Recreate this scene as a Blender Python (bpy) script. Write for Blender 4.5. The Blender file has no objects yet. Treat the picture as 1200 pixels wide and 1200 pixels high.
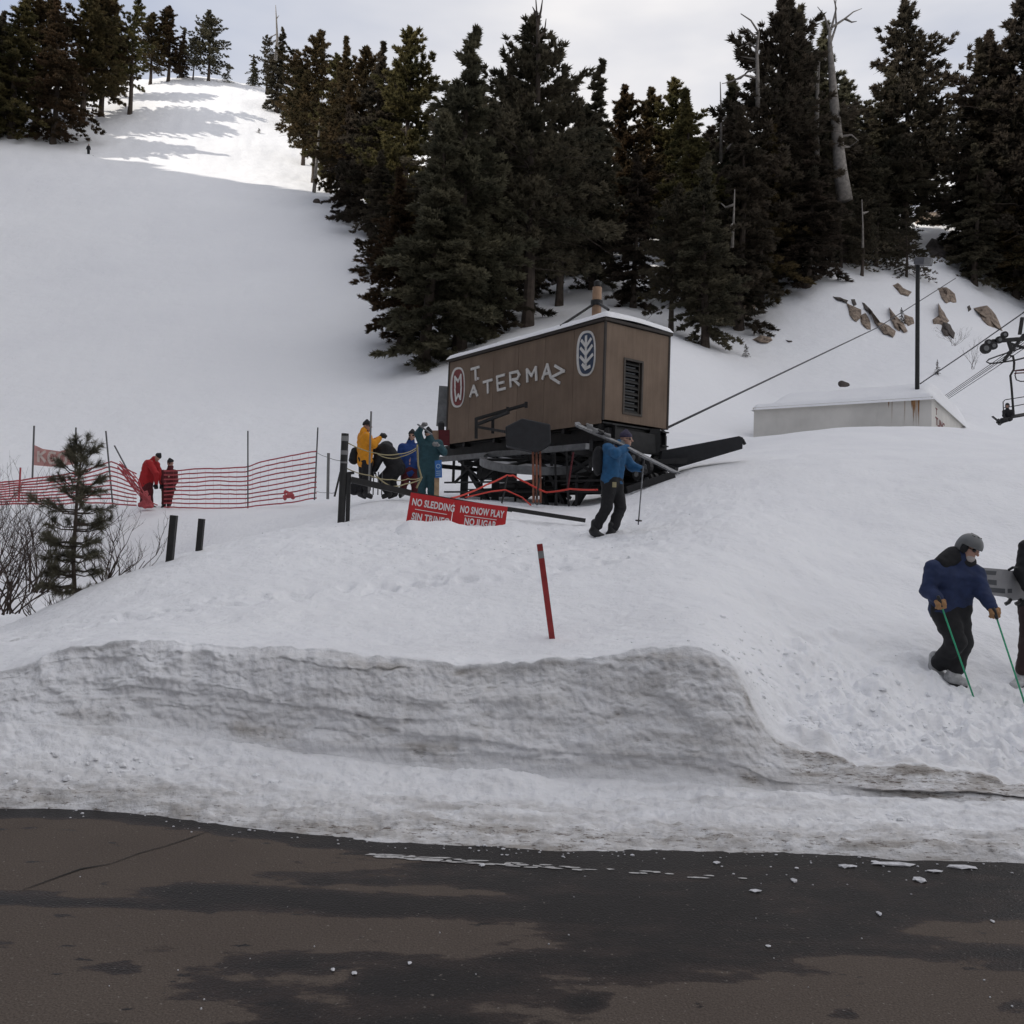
import bpy, math, random
import numpy as np
from mathutils import Vector, Matrix
random.seed(7)
RNG = np.random.default_rng(11)
SC = bpy.context.scene
COL = SC.collection
R = math.radians

# ------------------------------------------------------------------ camera
FPX = 1080.0            # focal length in pixels of a 1200 px wide picture
CAMZ = 1.6
PITCH, ROLL = R(2.65), R(2.0)
camd = bpy.data.cameras.new('camera')
cam = bpy.data.objects.new('camera', camd); COL.objects.link(cam)
camd.sensor_width = 36.0
camd.lens = 36.0 * FPX / 1200.0
camd.clip_start = 0.05; camd.clip_end = 3000
_x = Vector((1, 0, 0)); _u = Vector((0, -math.sin(PITCH), math.cos(PITCH))); _f = Vector((0, math.cos(PITCH), math.sin(PITCH)))
_r = _x * math.cos(ROLL) + _u * math.sin(ROLL)
_up = -_x * math.sin(ROLL) + _u * math.cos(ROLL)
M = Matrix((( _r.x, _up.x, -_f.x, 0), (_r.y, _up.y, -_f.y, 0), (_r.z, _up.z, -_f.z, CAMZ), (0, 0, 0, 1)))
cam.matrix_world = M
SC.camera = cam
CR, CU, CF = np.array(_r), np.array(_up), np.array(_f)
CP = np.array([0, 0, CAMZ])

# ------------------------------------------------------------------ world, sun, exposure
SUN_EL = R(40)
SUN_AZ = R(-106)         # measured from +Y towards +X: the sun stands far to the left
SUNV = Vector((math.sin(SUN_AZ) * math.cos(SUN_EL), math.cos(SUN_AZ) * math.cos(SUN_EL), math.sin(SUN_EL)))
world = bpy.data.worlds.new('World'); SC.world = world; world.use_nodes = True
nt = world.node_tree; nt.nodes.clear()
wo = nt.nodes.new('ShaderNodeOutputWorld'); bg = nt.nodes.new('ShaderNodeBackground')
sky = nt.nodes.new('ShaderNodeTexSky'); sky.sky_type = 'NISHITA'; sky.sun_disc = False
sky.sun_elevation = SUN_EL; sky.sun_rotation = SUN_AZ; sky.altitude = 2000; sky.air_density = 1.0; sky.dust_density = 1.5
tc = nt.nodes.new('ShaderNodeTexCoord'); mp = nt.nodes.new('ShaderNodeMapping'); mp.inputs['Scale'].default_value = (1.0, 1.0, 3.2)
nz = nt.nodes.new('ShaderNodeTexNoise'); nz.inputs['Scale'].default_value = 2.1; nz.inputs['Detail'].default_value = 5; nz.inputs['Roughness'].default_value = 0.5
cr = nt.nodes.new('ShaderNodeValToRGB')
cr.color_ramp.elements[0].position = 0.32; cr.color_ramp.elements[0].color = (0.50, 0.50, 0.50, 1)
cr.color_ramp.elements[1].position = 0.60; cr.color_ramp.elements[1].color = (0.97, 0.97, 0.97, 1)
mx = nt.nodes.new('ShaderNodeMix'); mx.data_type = 'RGBA'
mx.inputs['B'].default_value = (6.35, 6.15, 6.05, 1)
sxyz = nt.nodes.new('ShaderNodeSeparateXYZ'); mrs = nt.nodes.new('ShaderNodeMapRange')     # overcast sky: brighter overhead than at the horizon
mrs.inputs['To Min'].default_value = 0.121; mrs.inputs['To Max'].default_value = 0.150
nt.links.new(tc.outputs['Generated'], sxyz.inputs[0]); nt.links.new(sxyz.outputs['Z'], mrs.inputs['Value']); nt.links.new(mrs.outputs['Result'], bg.inputs['Strength'])
nt.links.new(tc.outputs['Generated'], mp.inputs['Vector']); nt.links.new(mp.outputs['Vector'], nz.inputs['Vector'])
nt.links.new(nz.outputs['Fac'], cr.inputs['Fac']); sx0 = nt.nodes.new('ShaderNodeSeparateXYZ'); mrx = nt.nodes.new('ShaderNodeMapRange'); mlt = nt.nodes.new('ShaderNodeMath'); mlt.operation = 'MULTIPLY'
mrx.inputs['From Min'].default_value = -0.62; mrx.inputs['From Max'].default_value = 0.12; mrx.inputs['To Min'].default_value = 0.30; mrx.inputs['To Max'].default_value = 1.0
nt.links.new(tc.outputs['Generated'], sx0.inputs[0]); nt.links.new(sx0.outputs['X'], mrx.inputs['Value'])
nt.links.new(cr.outputs['Color'], mlt.inputs[0]); nt.links.new(mrx.outputs['Result'], mlt.inputs[1]); nt.links.new(mlt.outputs[0], mx.inputs['Factor'])
nt.links.new(sky.outputs['Color'], mx.inputs['A']); nt.links.new(mx.outputs['Result'], bg.inputs['Color'])
nt.links.new(bg.outputs['Background'], wo.inputs['Surface'])
sl = bpy.data.lights.new('sun', 'SUN'); sl.energy = 3.1; sl.angle = R(0.5); sl.color = (1.0, 0.94, 0.84)
so = bpy.data.objects.new('sun', sl); COL.objects.link(so)
so.rotation_euler = SUNV.to_track_quat('Z', 'Y').to_euler(); so.location = (0, 0, 60)
SC.view_settings.view_transform = 'Standard'; SC.view_settings.look = 'None'
SC.view_settings.exposure = 0.24; SC.view_settings.gamma = 1.0; SC.view_settings.use_curve_mapping = False
SC.render.engine = 'CYCLES'
SC.cycles.max_bounces = 6; SC.cycles.diffuse_bounces = 3

# ------------------------------------------------------------------ helpers
def at(px, py, d):
    """world point seen at pixel (px,py) of the 1200 px photograph at depth d metres"""
    return CP + d * (CF + CR * (px - 600) / FPX + CU * (600 - py) / FPX)
def ray(px, py):
    return CF + CR * (px - 600) / FPX + CU * (600 - py) / FPX

def hash3(i, j, k, s):
    h = (i * 374761393 + j * 668265263 + k * 2147483647 + s * 1274126177) & 0xFFFFFFFF
    h = ((h ^ (h >> 13)) * 1274126177) & 0xFFFFFFFF
    h = ((h ^ (h >> 16)) * 2246822519) & 0xFFFFFFFF
    return ((h ^ (h >> 15)) & 0xFFFFFF) / float(0xFFFFFF)
def vnoise(x, y, z=0.0, s=0):
    x = np.asarray(x, float); y = np.asarray(y, float); z = np.asarray(z, float) + 0 * x
    xi = np.floor(x).astype(np.int64); yi = np.floor(y).astype(np.int64); zi = np.floor(z).astype(np.int64)
    fx, fy, fz = x - xi, y - yi, z - zi
    fx = fx * fx * (3 - 2 * fx); fy = fy * fy * (3 - 2 * fy); fz = fz * fz * (3 - 2 * fz)
    r = 0
    for a in (0, 1):
        for b in (0, 1):
            for c in (0, 1):
                w = (fx if a else 1 - fx) * (fy if b else 1 - fy) * (fz if c else 1 - fz)
                r = r + w * hash3(xi + a, yi + b, zi + c, s)
    return r * 2 - 1
def fbm(x, y, z=0.0, s=0, o=4, g=0.5):
    r = 0; amp = 1; t = 0; f = 1
    for k in range(o):
        r = r + amp * vnoise(np.asarray(x) * f, np.asarray(y) * f, np.asarray(z) * f, s + k); t += amp; amp *= g; f *= 2.03
    return r / t
def sstep(a, b, x):
    t = np.clip((x - a) / (b - a), 0, 1); return t * t * (3 - 2 * t)

# ---- materials
def mat(name, col, rough=0.7, metal=0.0, var=0.15, scale=6.0, bump=0.0, bscale=None, col2=None, bdist=0.01, rnd=0.0, spec=None):
    m = bpy.data.materials.new(name); m.use_nodes = True
    t = m.node_tree; b = t.nodes['Principled BSDF']
    b.inputs['Roughness'].default_value = rough; b.inputs['Metallic'].default_value = metal
    if spec is not None: b.inputs['Specular IOR Level'].default_value = spec
    c = t.nodes.new('ShaderNodeTexCoord'); n = t.nodes.new('ShaderNodeTexNoise')
    n.inputs['Scale'].default_value = scale; n.inputs['Detail'].default_value = 6; n.inputs['Roughness'].default_value = 0.6
    t.links.new(c.outputs['Object'], n.inputs['Vector'])
    rp = t.nodes.new('ShaderNodeValToRGB')
    c2 = col2 if col2 else tuple(x * (1 + var) for x in col)
    c1 = tuple(x * (1 - var) for x in col)
    rp.color_ramp.elements[0].position = 0.32; rp.color_ramp.elements[0].color = (*c1, 1)
    rp.color_ramp.elements[1].position = 0.68; rp.color_ramp.elements[1].color = (*c2, 1)
    t.links.new(n.outputs['Fac'], rp.inputs['Fac'])
    out = rp.outputs['Color']
    if rnd > 0:
        oi = t.nodes.new('ShaderNodeObjectInfo'); hs = t.nodes.new('ShaderNodeHueSaturation')
        mr = t.nodes.new('ShaderNodeMapRange'); mr.inputs['To Min'].default_value = 1 - rnd; mr.inputs['To Max'].default_value = 1 + rnd
        t.links.new(oi.outputs['Random'], mr.inputs['Value']); t.links.new(mr.outputs['Result'], hs.inputs['Value'])
        mr2 = t.nodes.new('ShaderNodeMapRange'); mr2.inputs['To Min'].default_value = 0.455; mr2.inputs['To Max'].default_value = 0.525
        t.links.new(oi.outputs['Random'], mr2.inputs['Value']); t.links.new(mr2.outputs['Result'], hs.inputs['Hue'])
        t.links.new(out, hs.inputs['Color']); out = hs.outputs['Color']
    t.links.new(out, b.inputs['Base Color'])
    if bump > 0:
        n2 = t.nodes.new('ShaderNodeTexNoise'); n2.inputs['Scale'].default_value = bscale or scale * 6; n2.inputs['Detail'].default_value = 5
        t.links.new(c.outputs['Object'], n2.inputs['Vector'])
        bp = t.nodes.new('ShaderNodeBump'); bp.inputs['Strength'].default_value = bump; bp.inputs['Distance'].default_value = bdist
        t.links.new(n2.outputs['Fac'], bp.inputs['Height']); t.links.new(bp.outputs['Normal'], b.inputs['Normal'])
    return m

# ---- objects
def tag(o, label=None, cat=None, group=None, kind=None):
    if label: o['label'] = label
    if cat: o['category'] = cat
    if group: o['group'] = group
    if kind: o['kind'] = kind
    return o
ORG = {}
def thing(name, label, cat, loc, group=None):
    o = bpy.data.objects.new(name, None); COL.objects.link(o)
    o.location = tuple(float(v) for v in loc); o.empty_display_size = 0.2
    ORG[o.name] = np.array(loc, float)
    return tag(o, label, cat, group)
def link_mesh(name, me, m, parent=None, org=None):
    o = bpy.data.objects.new(name, me); COL.objects.link(o)
    if m is not None and len(me.materials) == 0: me.materials.append(m)
    po = ORG[parent.name] if parent is not None else np.zeros(3)
    oo = np.array(org, float) if org is not None else po
    if parent is not None: o.parent = parent
    o.location = tuple(oo - po); ORG[o.name] = oo
    return o
def mesh_np(name, V, F, m=None, parent=None, org=None, smooth=False, kind=None):
    """V in world space (n,3); F list/array of faces"""
    V = np.asarray(V, float)
    if org is None: org = ORG[parent.name] if parent is not None else np.zeros(3)
    me = bpy.data.meshes.new(name)
    me.from_pydata((V - np.asarray(org)).tolist(), [], F.tolist() if isinstance(F, np.ndarray) else F)
    if smooth: me.polygons.foreach_set('use_smooth', [True] * len(me.polygons))
    me.update()
    o = link_mesh(name, me, m, parent, org)
    if kind: o['kind'] = kind
    return o

class MB:
    def __init__(s): s.V = []; s.F = []
    def add(s, V, F):
        n = len(s.V); s.V.extend([tuple(float(c) for c in v) for v in V]); s.F.extend([tuple(int(i) + n for i in f) for f in F]); return s
    def frame(s, p0, p1, upv=(0, 0, 1)):
        p0 = np.array(p0, float); p1 = np.array(p1, float); d = p1 - p0; L = np.linalg.norm(d); d = d / max(L, 1e-9)
        u = np.array(upv, float)
        if abs(np.dot(u, d)) > 0.97: u = np.array([1.0, 0, 0])
        sx = np.cross(d, u); sx /= np.linalg.norm(sx); sy = np.cross(sx, d)
        return p0, p1, d, sx, sy
    def beam(s, p0, p1, w, h, upv=(0, 0, 1), w1=None, h1=None):
        p0, p1, d, sx, sy = s.frame(p0, p1, upv); w1 = w1 or w; h1 = h1 or h
        V = []
        for p, a, b in ((p0, w, h), (p1, w1, h1)):
            for i, j in ((-1, -1), (1, -1), (1, 1), (-1, 1)): V.append(p + sx * i * a / 2 + sy * j * b / 2)
        return s.add(V, [(3, 2, 1, 0), (4, 5, 6, 7), (0, 1, 5, 4), (1, 2, 6, 5), (2, 3, 7, 6), (3, 0, 4, 7)])
    def ibeam(s, p0, p1, w, h, t=0.03):
        p0, p1, d, sx, sy = s.frame(p0, p1)
        s.beam(p0 + sy * (h - t) / 2, p1 + sy * (h - t) / 2, w, t); s.beam(p0 - sy * (h - t) / 2, p1 - sy * (h - t) / 2, w, t)
        return s.beam(p0, p1, t, h - 2.2 * t)
    def tube(s, pts, rad, n=8, cap=True):
        pts = [np.array(p, float) for p in pts]; m = len(pts)
        if np.isscalar(rad): rad = [rad] * m
        V = []; pu = None
        for i, p in enumerate(pts):
            d = pts[min(i + 1, m - 1)] - pts[max(i - 1, 0)]; d = d / max(np.linalg.norm(d), 1e-9)
            u = pu if pu is not None else (np.array([0, 0, 1.0]) if abs(d[2]) < 0.9 else np.array([1.0, 0, 0]))
            sx = np.cross(d, u); sx /= max(np.linalg.norm(sx), 1e-9); sy = np.cross(sx, d); pu = sy
            for k in range(n):
                a = 2 * math.pi * k / n; V.append(p + rad[i] * (math.cos(a) * sx + math.sin(a) * sy))
        F = []
        for i in range(m - 1):
            for k in range(n):
                a = i * n + k; b = i * n + (k + 1) % n; F.append((a, b, b + n, a + n))
        if cap: F.append(tuple(range(n))[::-1]); F.append(tuple(range((m - 1) * n, m * n)))
        return s.add(V, F)
    def prism(s, poly, off):
        """closed polygon (world points) extruded by vector off"""
        n = len(poly); P = [np.array(p, float) for p in poly]; o = np.array(off, float)
        F = [tuple(range(n)), tuple(range(2 * n - 1, n - 1, -1))]
        for i in range(n): j = (i + 1) % n; F.append((i, i + n, j + n, j))
        return s.add(P + [p + o for p in P], F)
    def box(s, lo, hi):
        (x0, y0, z0), (x1, y1, z1) = lo, hi
        V = [(x0, y0, z0), (x1, y0, z0), (x1, y1, z0), (x0, y1, z0), (x0, y0, z1), (x1, y0, z1), (x1, y1, z1), (x0, y1, z1)]
        return s.add(V, [(3, 2, 1, 0), (4, 5, 6, 7), (0, 1, 5, 4), (1, 2, 6, 5), (2, 3, 7, 6), (3, 0, 4, 7)])
    def build(s, name, m, parent=None, org=None, smooth=False, bevel=0, kind=None):
        o = mesh_np(name, np.array(s.V), s.F, m, parent, org, smooth, kind)
        if bevel:
            b = o.modifiers.new('bevel', 'BEVEL'); b.width = bevel; b.segments = 2; b.limit_method = 'ANGLE'
        return o

# ------------------------------------------------------------------ terrain: control points (pixel, pixel, metres)
CTRL = []
def cp(d, *pts):
    for px, py in pts: CTRL.append((px, py, d))
PXL = [-1400, -400, -60, 20, 60, 150, 300, 450, 620, 750, 850, 866, 882, 900, 930, 1050, 1200, 1600, 2700]
LIPY = [960, 855, 800, 785, 768, 752, 757, 770, 776, 762, 768, 776, 818, 855, 870, 893, 920, 965, 1130]
LIPD = [6.5, 6.5, 6.5, 6.5, 6.5, 6.5, 6.5, 6.5, 6.5, 6.5, 6.5, 6.5, 6.42, 6.38, 6.33, 6.25, 6.15, 6.1, 6.1]
FOOTY = [985, 905, 862, 857, 857, 862, 884, 905, 920, 925, 930, 931, 932, 934, 936, 940, 948, 975, 1140]
FOOTD = [6.15] * 10 + [6.1, 6.1, 6.1, 6.1, 6.05, 6.0, 5.9, 5.9, 5.9]
EDGEPY = [930, 930, 947, 950, 951, 957, 974, 988, 1000, 1003, 1003, 1003, 1004, 1004, 1005, 1008, 1016, 1030, 1050]
for a, b, c in zip(PXL, LIPY, LIPD): CTRL.append((a, b, c))
cp(7.2, (-900, 850), (-200, 795), (20, 768), (150, 748), (300, 752), (450, 764), (600, 769), (750, 756), (850, 760), (885, 795), (930, 840), (1050, 868), (1200, 893), (1400, 920), (2200, 1000))
cp(8, (-900, 820), (-200, 780), (0, 755), (200, 735), (400, 742), (645, 748), (760, 742), (860, 752), (930, 800), (1050, 838), (1200, 862), (1400, 885), (2200, 940))
cp(9.6, (-900, 790), (-200, 765), (0, 743), (200, 705), (400, 700), (600, 705), (750, 700), (860, 708), (930, 745), (1050, 780), (1110, 797), (1200, 812), (1400, 830), (2200, 860))
cp(11.5, (-200, 765), (0, 737), (80, 698), (200, 670), (400, 663), (600, 660), (750, 655), (860, 655), (960, 685), (1100, 715), (1250, 730), (1600, 750))
cp(14, (-200, 775), (0, 752), (80, 712), (200, 653), (300, 633), (400, 630), (600, 632), (717, 635), (860, 613), (960, 632), (1100, 650), (1250, 665), (1600, 680))
cp(17, (-200, 745), (0, 725), (100, 712), (200, 676), (300, 628), (400, 613), (500, 603), (600, 612), (717, 616), (860, 583), (1000, 590), (1150, 590), (1300, 600), (2000, 640))
cp(20, (-200, 715), (0, 707), (100, 698), (200, 670), (300, 634), (390, 603), (430, 590), (500, 591), (600, 598), (700, 597), (800, 570), (900, 555), (1000, 550), (1150, 550), (1300, 555))
cp(23, (-200, 700), (0, 695), (100, 680), (180, 655), (260, 622), (330, 607), (430, 587), (520, 586), (620, 590), (700, 590), (780, 556))
cp(25.5, (-200, 655), (0, 655), (80, 640), (130, 625), (200, 610), (280, 600), (380, 592))
cp(28, (-600, 600), (-200, 600), (0, 595), (100, 597), (180, 596), (250, 597), (380, 590), (430, 585), (520, 582), (640, 583), (720, 575), (800, 545), (900, 525), (1000, 520), (1150, 526), (1300, 530), (2000, 560))
cp(34, (0, 588), (200, 588), (380, 578), (450, 568), (550, 560), (650, 555), (750, 545), (870, 519), (980, 502), (1050, 500), (1130, 503), (1200, 515), (1300, 518))
cp(40, (450, 545), (600, 525), (750, 510), (850, 512), (980, 508), (1130, 508), (1250, 518))
cp(43, (-600, 540), (0, 555), (200, 556), (350, 552))
cp(50, (-600, 500), (450, 500), (600, 480), (750, 468), (800, 488), (870, 508), (900, 511), (980, 508), (1130, 507), (1250, 510), (1500, 500), (2400, 520))
cp(56, (0, 480), (200, 482), (400, 480))
cp(62, (450, 448), (500, 434), (620, 400), (700, 410), (780, 405), (830, 430), (880, 450), (960, 453), (1100, 455), (1200, 475), (1400, 470))
cp(75, (-600, 380), (0, 392), (200, 397), (400, 392), (540, 395), (650, 372), (720, 370), (800, 388), (860, 400), (950, 395), (1050, 395), (1150, 408), (1230, 425), (1500, 420))
cp(88, (700, 350), (800, 355), (860, 350), (920, 330), (960, 315), (1040, 322), (1100, 337), (1200, 375), (1400, 370))
cp(95, (650, 335), (720, 330), (800, 345), (870, 340), (920, 320), (960, 306), (1000, 308), (1050, 303), (1100, 300), (1200, 350))
cp(105, (-600, 270), (0, 290), (200, 292), (380, 290), (450, 292), (950, 300), (1090, 265), (1200, 320), (1500, 310))
cp(125, (-600, 200), (0, 225), (200, 235), (380, 245), (500, 270), (650, 280), (800, 275), (1000, 260), (1090, 235), (1200, 290))
cp(150, (-600, 130), (0, 163), (100, 176), (250, 195), (380, 215), (600, 235), (900, 240), (1200, 260), (1500, 260))
cp(175, (0, 138), (70, 130), (140, 130), (250, 138), (330, 158), (450, 190))
cp(205, (-600, 90), (0, 100), (100, 98), (140, 96), (220, 92), (300, 103), (400, 140), (700, 190), (1200, 220))
cp(235, (-600, 100), (0, 120), (200, 104), (300, 115), (400, 150), (900, 200), (1500, 220))
cp(420, (-1400, 330), (-600, 300), (0, 300), (300, 300), (600, 320), (900, 350), (1200, 360), (2700, 400))
cp(150, (-1400, 250), (2700, 330)); cp(60, (-1400, 480), (2700, 560)); cp(25, (-1400, 640), (2700, 640)); cp(12, (-1400, 760), (2700, 800)); cp(205, (2700, 330), (-1400, 200))
_P = np.array([at(*c) for c in CTRL])
def _uv(x, y): return np.stack([x / y * 3.6, np.log(y) * 2.2], -1)
_U = _uv(_P[:, 0], _P[:, 1]); _E = (_P[:, 2] - CAMZ) / _P[:, 1]
def _phi(r2): return 0.5 * r2 * np.log(r2 + 1e-12)
_n = len(_U); _K = _phi(((_U[:, None] - _U[None]) ** 2).sum(-1)) + np.eye(_n) * 0.004
_Q = np.concatenate([np.ones((_n, 1)), _U], 1)
_A = np.block([[_K, _Q], [_Q.T, np.zeros((3, 3))]])
_W = np.linalg.solve(_A, np.concatenate([_E, np.zeros(3)]))
def zrbf(x, y):
    x = np.asarray(x, float); y = np.asarray(y, float); sh = x.shape; u = _uv(x.ravel(), y.ravel()); out = np.empty(len(u))
    for i in range(0, len(u), 20000):
        q = u[i:i + 20000]; out[i:i + 20000] = _phi(((q[:, None] - _U[None]) ** 2).sum(-1)) @ _W[:_n] + _W[_n] + q @ _W[_n + 1:]
    return (out * y.ravel() + CAMZ).reshape(sh)
def undul(x, y):
    """broad undulation shared by everything standing on the snow"""
    w = sstep(7.0, 9.0, y)
    far = sstep(18, 60, y)
    return w * (0.035 * fbm(x * 0.9, y * 0.9, 0, 3, 3) + far * 0.9 * fbm(x * 0.045, y * 0.045, 0, 5, 4) * sstep(40, 120, y))
def ground(x, y):
    x = np.asarray(x, float); y = np.asarray(y, float)
    return zrbf(x, y) + undul(x, y)
def gz(x, y): return float(ground(np.array([x]), np.array([y]))[0])
def hit(px, py, dmin=7.5, dmax=230):
    """first point of the snow seen at a pixel"""
    r = ray(px, py); d = np.exp(np.linspace(math.log(dmin), math.log(dmax), 700))
    P = CP + d[:, None] * r; g = ground(P[:, 0], P[:, 1]); i = np.argmax(g >= P[:, 2])
    if g[i] < P[i, 2]: i = len(d) - 1
    p = P[i].copy(); p[2] = g[i]; return p, d[i]
def gat(px, d):
    """ground point below pixel column px at depth d"""
    p = at(px, 600, d)
    for _ in range(3):
        z = gz(p[0], p[1]); py = 600 - (np.dot(np.array([p[0], p[1], z]) - CP, CU) / d) * FPX; p = at(px, py, d)
    p[2] = gz(p[0], p[1]); return p
def topz(px, py, d): return at(px, py, d)[2]

# ---- snow material
def snow_mat(name, col=(0.88, 0.885, 0.90), dirty=True, near=True):
    m = bpy.data.materials.new(name); m.use_nodes = True; t = m.node_tree; b = t.nodes['Principled BSDF']
    b.inputs['Roughness'].default_value = 0.62; b.inputs['Specular IOR Level'].default_value = 0.25
    N = t.nodes.new; Lk = t.links.new
    c = N('ShaderNodeTexCoord')
    n1 = N('ShaderNodeTexNoise'); n1.inputs['Scale'].default_value = 0.7 if near else 0.06; n1.inputs['Detail'].default_value = 7
    Lk(c.outputs['Object'], n1.inputs['Vector'])
    r1 = N('ShaderNodeValToRGB'); r1.color_ramp.elements[0].position = .3; r1.color_ramp.elements[1].position = .7
    r1.color_ramp.elements[0].color = (col[0] * .94, col[1] * .94, col[2] * .95, 1); r1.color_ramp.elements[1].color = (*col, 1)
    Lk(n1.outputs['Fac'], r1.inputs['Fac']); out = r1.outputs['Color']
    if dirty:
        at_ = N('ShaderNodeAttribute'); at_.attribute_name = 'dirt_shade'
        mp_ = N('ShaderNodeMapping'); mp_.inputs['Scale'].default_value = (.5, 1.5, 3.2); Lk(c.outputs['Object'], mp_.inputs['Vector'])
        n2 = N('ShaderNodeTexNoise'); n2.inputs['Scale'].default_value = 5.0; n2.inputs['Detail'].default_value = 9; n2.inputs['Roughness'].default_value = .68
        Lk(mp_.outputs['Vector'], n2.inputs['Vector'])
        # grey-brown film
        ma = N('ShaderNodeMapRange'); ma.inputs['From Min'].default_value = .30; ma.inputs['From Max'].default_value = .62
        Lk(n2.outputs['Fac'], ma.inputs['Value'])
        mu = N('ShaderNodeMath'); mu.operation = 'MULTIPLY'; Lk(ma.outputs['Result'], mu.inputs[0]); Lk(at_.outputs['Fac'], mu.inputs[1])
        m1 = N('ShaderNodeMix'); m1.data_type = 'RGBA'; m1.inputs['B'].default_value = (.36, .335, .31, 1)
        Lk(mu.outputs[0], m1.inputs['Factor']); Lk(out, m1.inputs['A'])
        # dark grit
        n3 = N('ShaderNodeTexNoise'); n3.inputs['Scale'].default_value = 26.0; n3.inputs['Detail'].default_value = 6; n3.inputs['Roughness'].default_value = .75
        Lk(mp_.outputs['Vector'], n3.inputs['Vector'])
        ad = N('ShaderNodeMath'); ad.operation = 'MULTIPLY_ADD'; ad.inputs[1].default_value = .20; Lk(at_.outputs['Fac'], ad.inputs[0]); Lk(n3.outputs['Fac'], ad.inputs[2])
        mb = N('ShaderNodeMapRange'); mb.inputs['From Min'].default_value = .74; mb.inputs['From Max'].default_value = .84; Lk(ad.outputs[0], mb.inputs['Value'])
        m2 = N('ShaderNodeMix'); m2.data_type = 'RGBA'; m2.inputs['B'].default_value = (.13, .105, .085, 1)
        Lk(mb.outputs['Result'], m2.inputs['Factor']); Lk(m1.outputs['Result'], m2.inputs['A']); out = m2.outputs['Result']
    Lk(out, b.inputs['Base Color'])
    n4 = N('ShaderNodeTexNoise'); n4.inputs['Scale'].default_value = 9.0 if near else 0.35; n4.inputs['Detail'].default_value = 8; n4.inputs['Roughness'].default_value = .62
    Lk(c.outputs['Object'], n4.inputs['Vector'])
    bp = N('ShaderNodeBump'); bp.inputs['Strength'].default_value = .75; bp.inputs['Distance'].default_value = .05 if near else .35
    Lk(n4.outputs['Fac'], bp.inputs['Height']); Lk(bp.outputs['Normal'], b.inputs['Normal'])
    return m
M_SNOW = snow_mat('snow_near'); M_SNOWFAR = snow_mat('snow_slope', dirty=False, near=False); M_SNOWCAP = snow_mat('snow_cap', dirty=False)

# ---- terrain sheets
pxc = np.concatenate([np.linspace(-1400, -340, 40), np.linspace(-320, -22, 60), np.linspace(-20, 1220, 800), np.linspace(1222, 1520, 60), np.linspace(1545, 2700, 40)])
acol = np.array([(lambda r: r[0] / r[1])(ray(p, 720)) for p in pxc])     # x / y of each column
def curve(pys, ds):
    P = np.array([at(a, b, c) for a, b, c in zip(PXL, pys, ds)]); aa = P[:, 0] / P[:, 1]
    return np.interp(acol, aa, P[:, 1]), np.interp(acol, aa, P[:, 2])
YL, ZLx = curve(LIPY, LIPD); YF, ZF = curve(FOOTY, FOOTD)
eP = np.array([ray(a, b) for a, b in zip(PXL, EDGEPY)]); t_ = -CAMZ / eP[:, 2]; eP = eP * t_[:, None]
YE = np.interp(acol, eP[:, 0] / eP[:, 1], eP[:, 1])
def smooth1(v, n=9):
    k = np.hanning(n + 2)[1:-1]; k /= k.sum(); return np.convolve(np.pad(v, n // 2, mode='edge'), k, 'valid')
YL, YF, YE, ZF = [smooth1(v, 9) for v in (YL, YF, YE, ZF)]
YE = YE + 0.10 * fbm(acol * 5 * 1.6, 0 * acol, 0, 71, 5)
YF = YF + 0.10 * fbm(acol * 5 * .8, 0 * acol, 0, 72, 4); YL = YL + 0.13 * fbm(acol * 6 * 1.1, 0 * acol, 0, 73, 5) + 0.045 * fbm(acol * 6 * 5, 0 * acol, 0, 74, 4)
YF = np.minimum(YF, YL - 0.12)
ZL = zrbf(acol * YL, YL)
def grid_faces(nr, nc):
    i = np.arange(nr - 1)[:, None] * nc + np.arange(nc - 1)[None]
    return np.stack([i, i + 1, i + nc + 1, i + nc], -1).reshape(-1, 4)
def add_attr(o, name, vals):
    a = o.data.attributes.new(name, 'FLOAT', 'POINT'); a.data.foreach_set('value', np.asarray(vals, np.float32).ravel())
def sheet(name, X, Y, Z, m, dirt_shade=None, kind='structure'):
    nr, nc = X.shape; V = np.stack([X, Y, Z], -1).reshape(-1, 3)
    o = mesh_np(name, V, grid_faces(nr, nc), m, smooth=True, kind=kind)
    if dirt_shade is not None: add_attr(o, 'dirt_shade', dirt_shade)
    return o
# near bank: strip, cut face, lip
s1 = np.linspace(0, 1, 70)[:, None]; s2 = np.linspace(0, 1, 90)[1:, None]
a2 = acol[None]
# strip of ploughed slush
Ys = YE + (YF - YE) * s1
zs = -0.02 + (ZF + 0.02) * s1 ** 1.25 + 0.05 * np.minimum(s1 * 9, 1)
# cut face
prof = s2 ** 0.9
Yf_ = YF + (YL - YF) * s2
zf = ZF + 0.03 + (ZL - ZF - 0.03) * prof
hgt = np.clip((ZL - ZF) / 0.6, 0.15, 1)[None]
YY = np.concatenate([Ys, Yf_]); ZZ = np.concatenate([zs, zf]); 
SS = np.concatenate([s1 + 0 * a2, 1 + s2 + 0 * a2])     # 0..1 strip, 1..2 face
XX = a2 * YY
face_w = sstep(0.98, 1.12, SS) * (1 - sstep(1.9, 2.0, SS))
strip_w = 1 - sstep(0.9, 1.1, SS)
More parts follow.
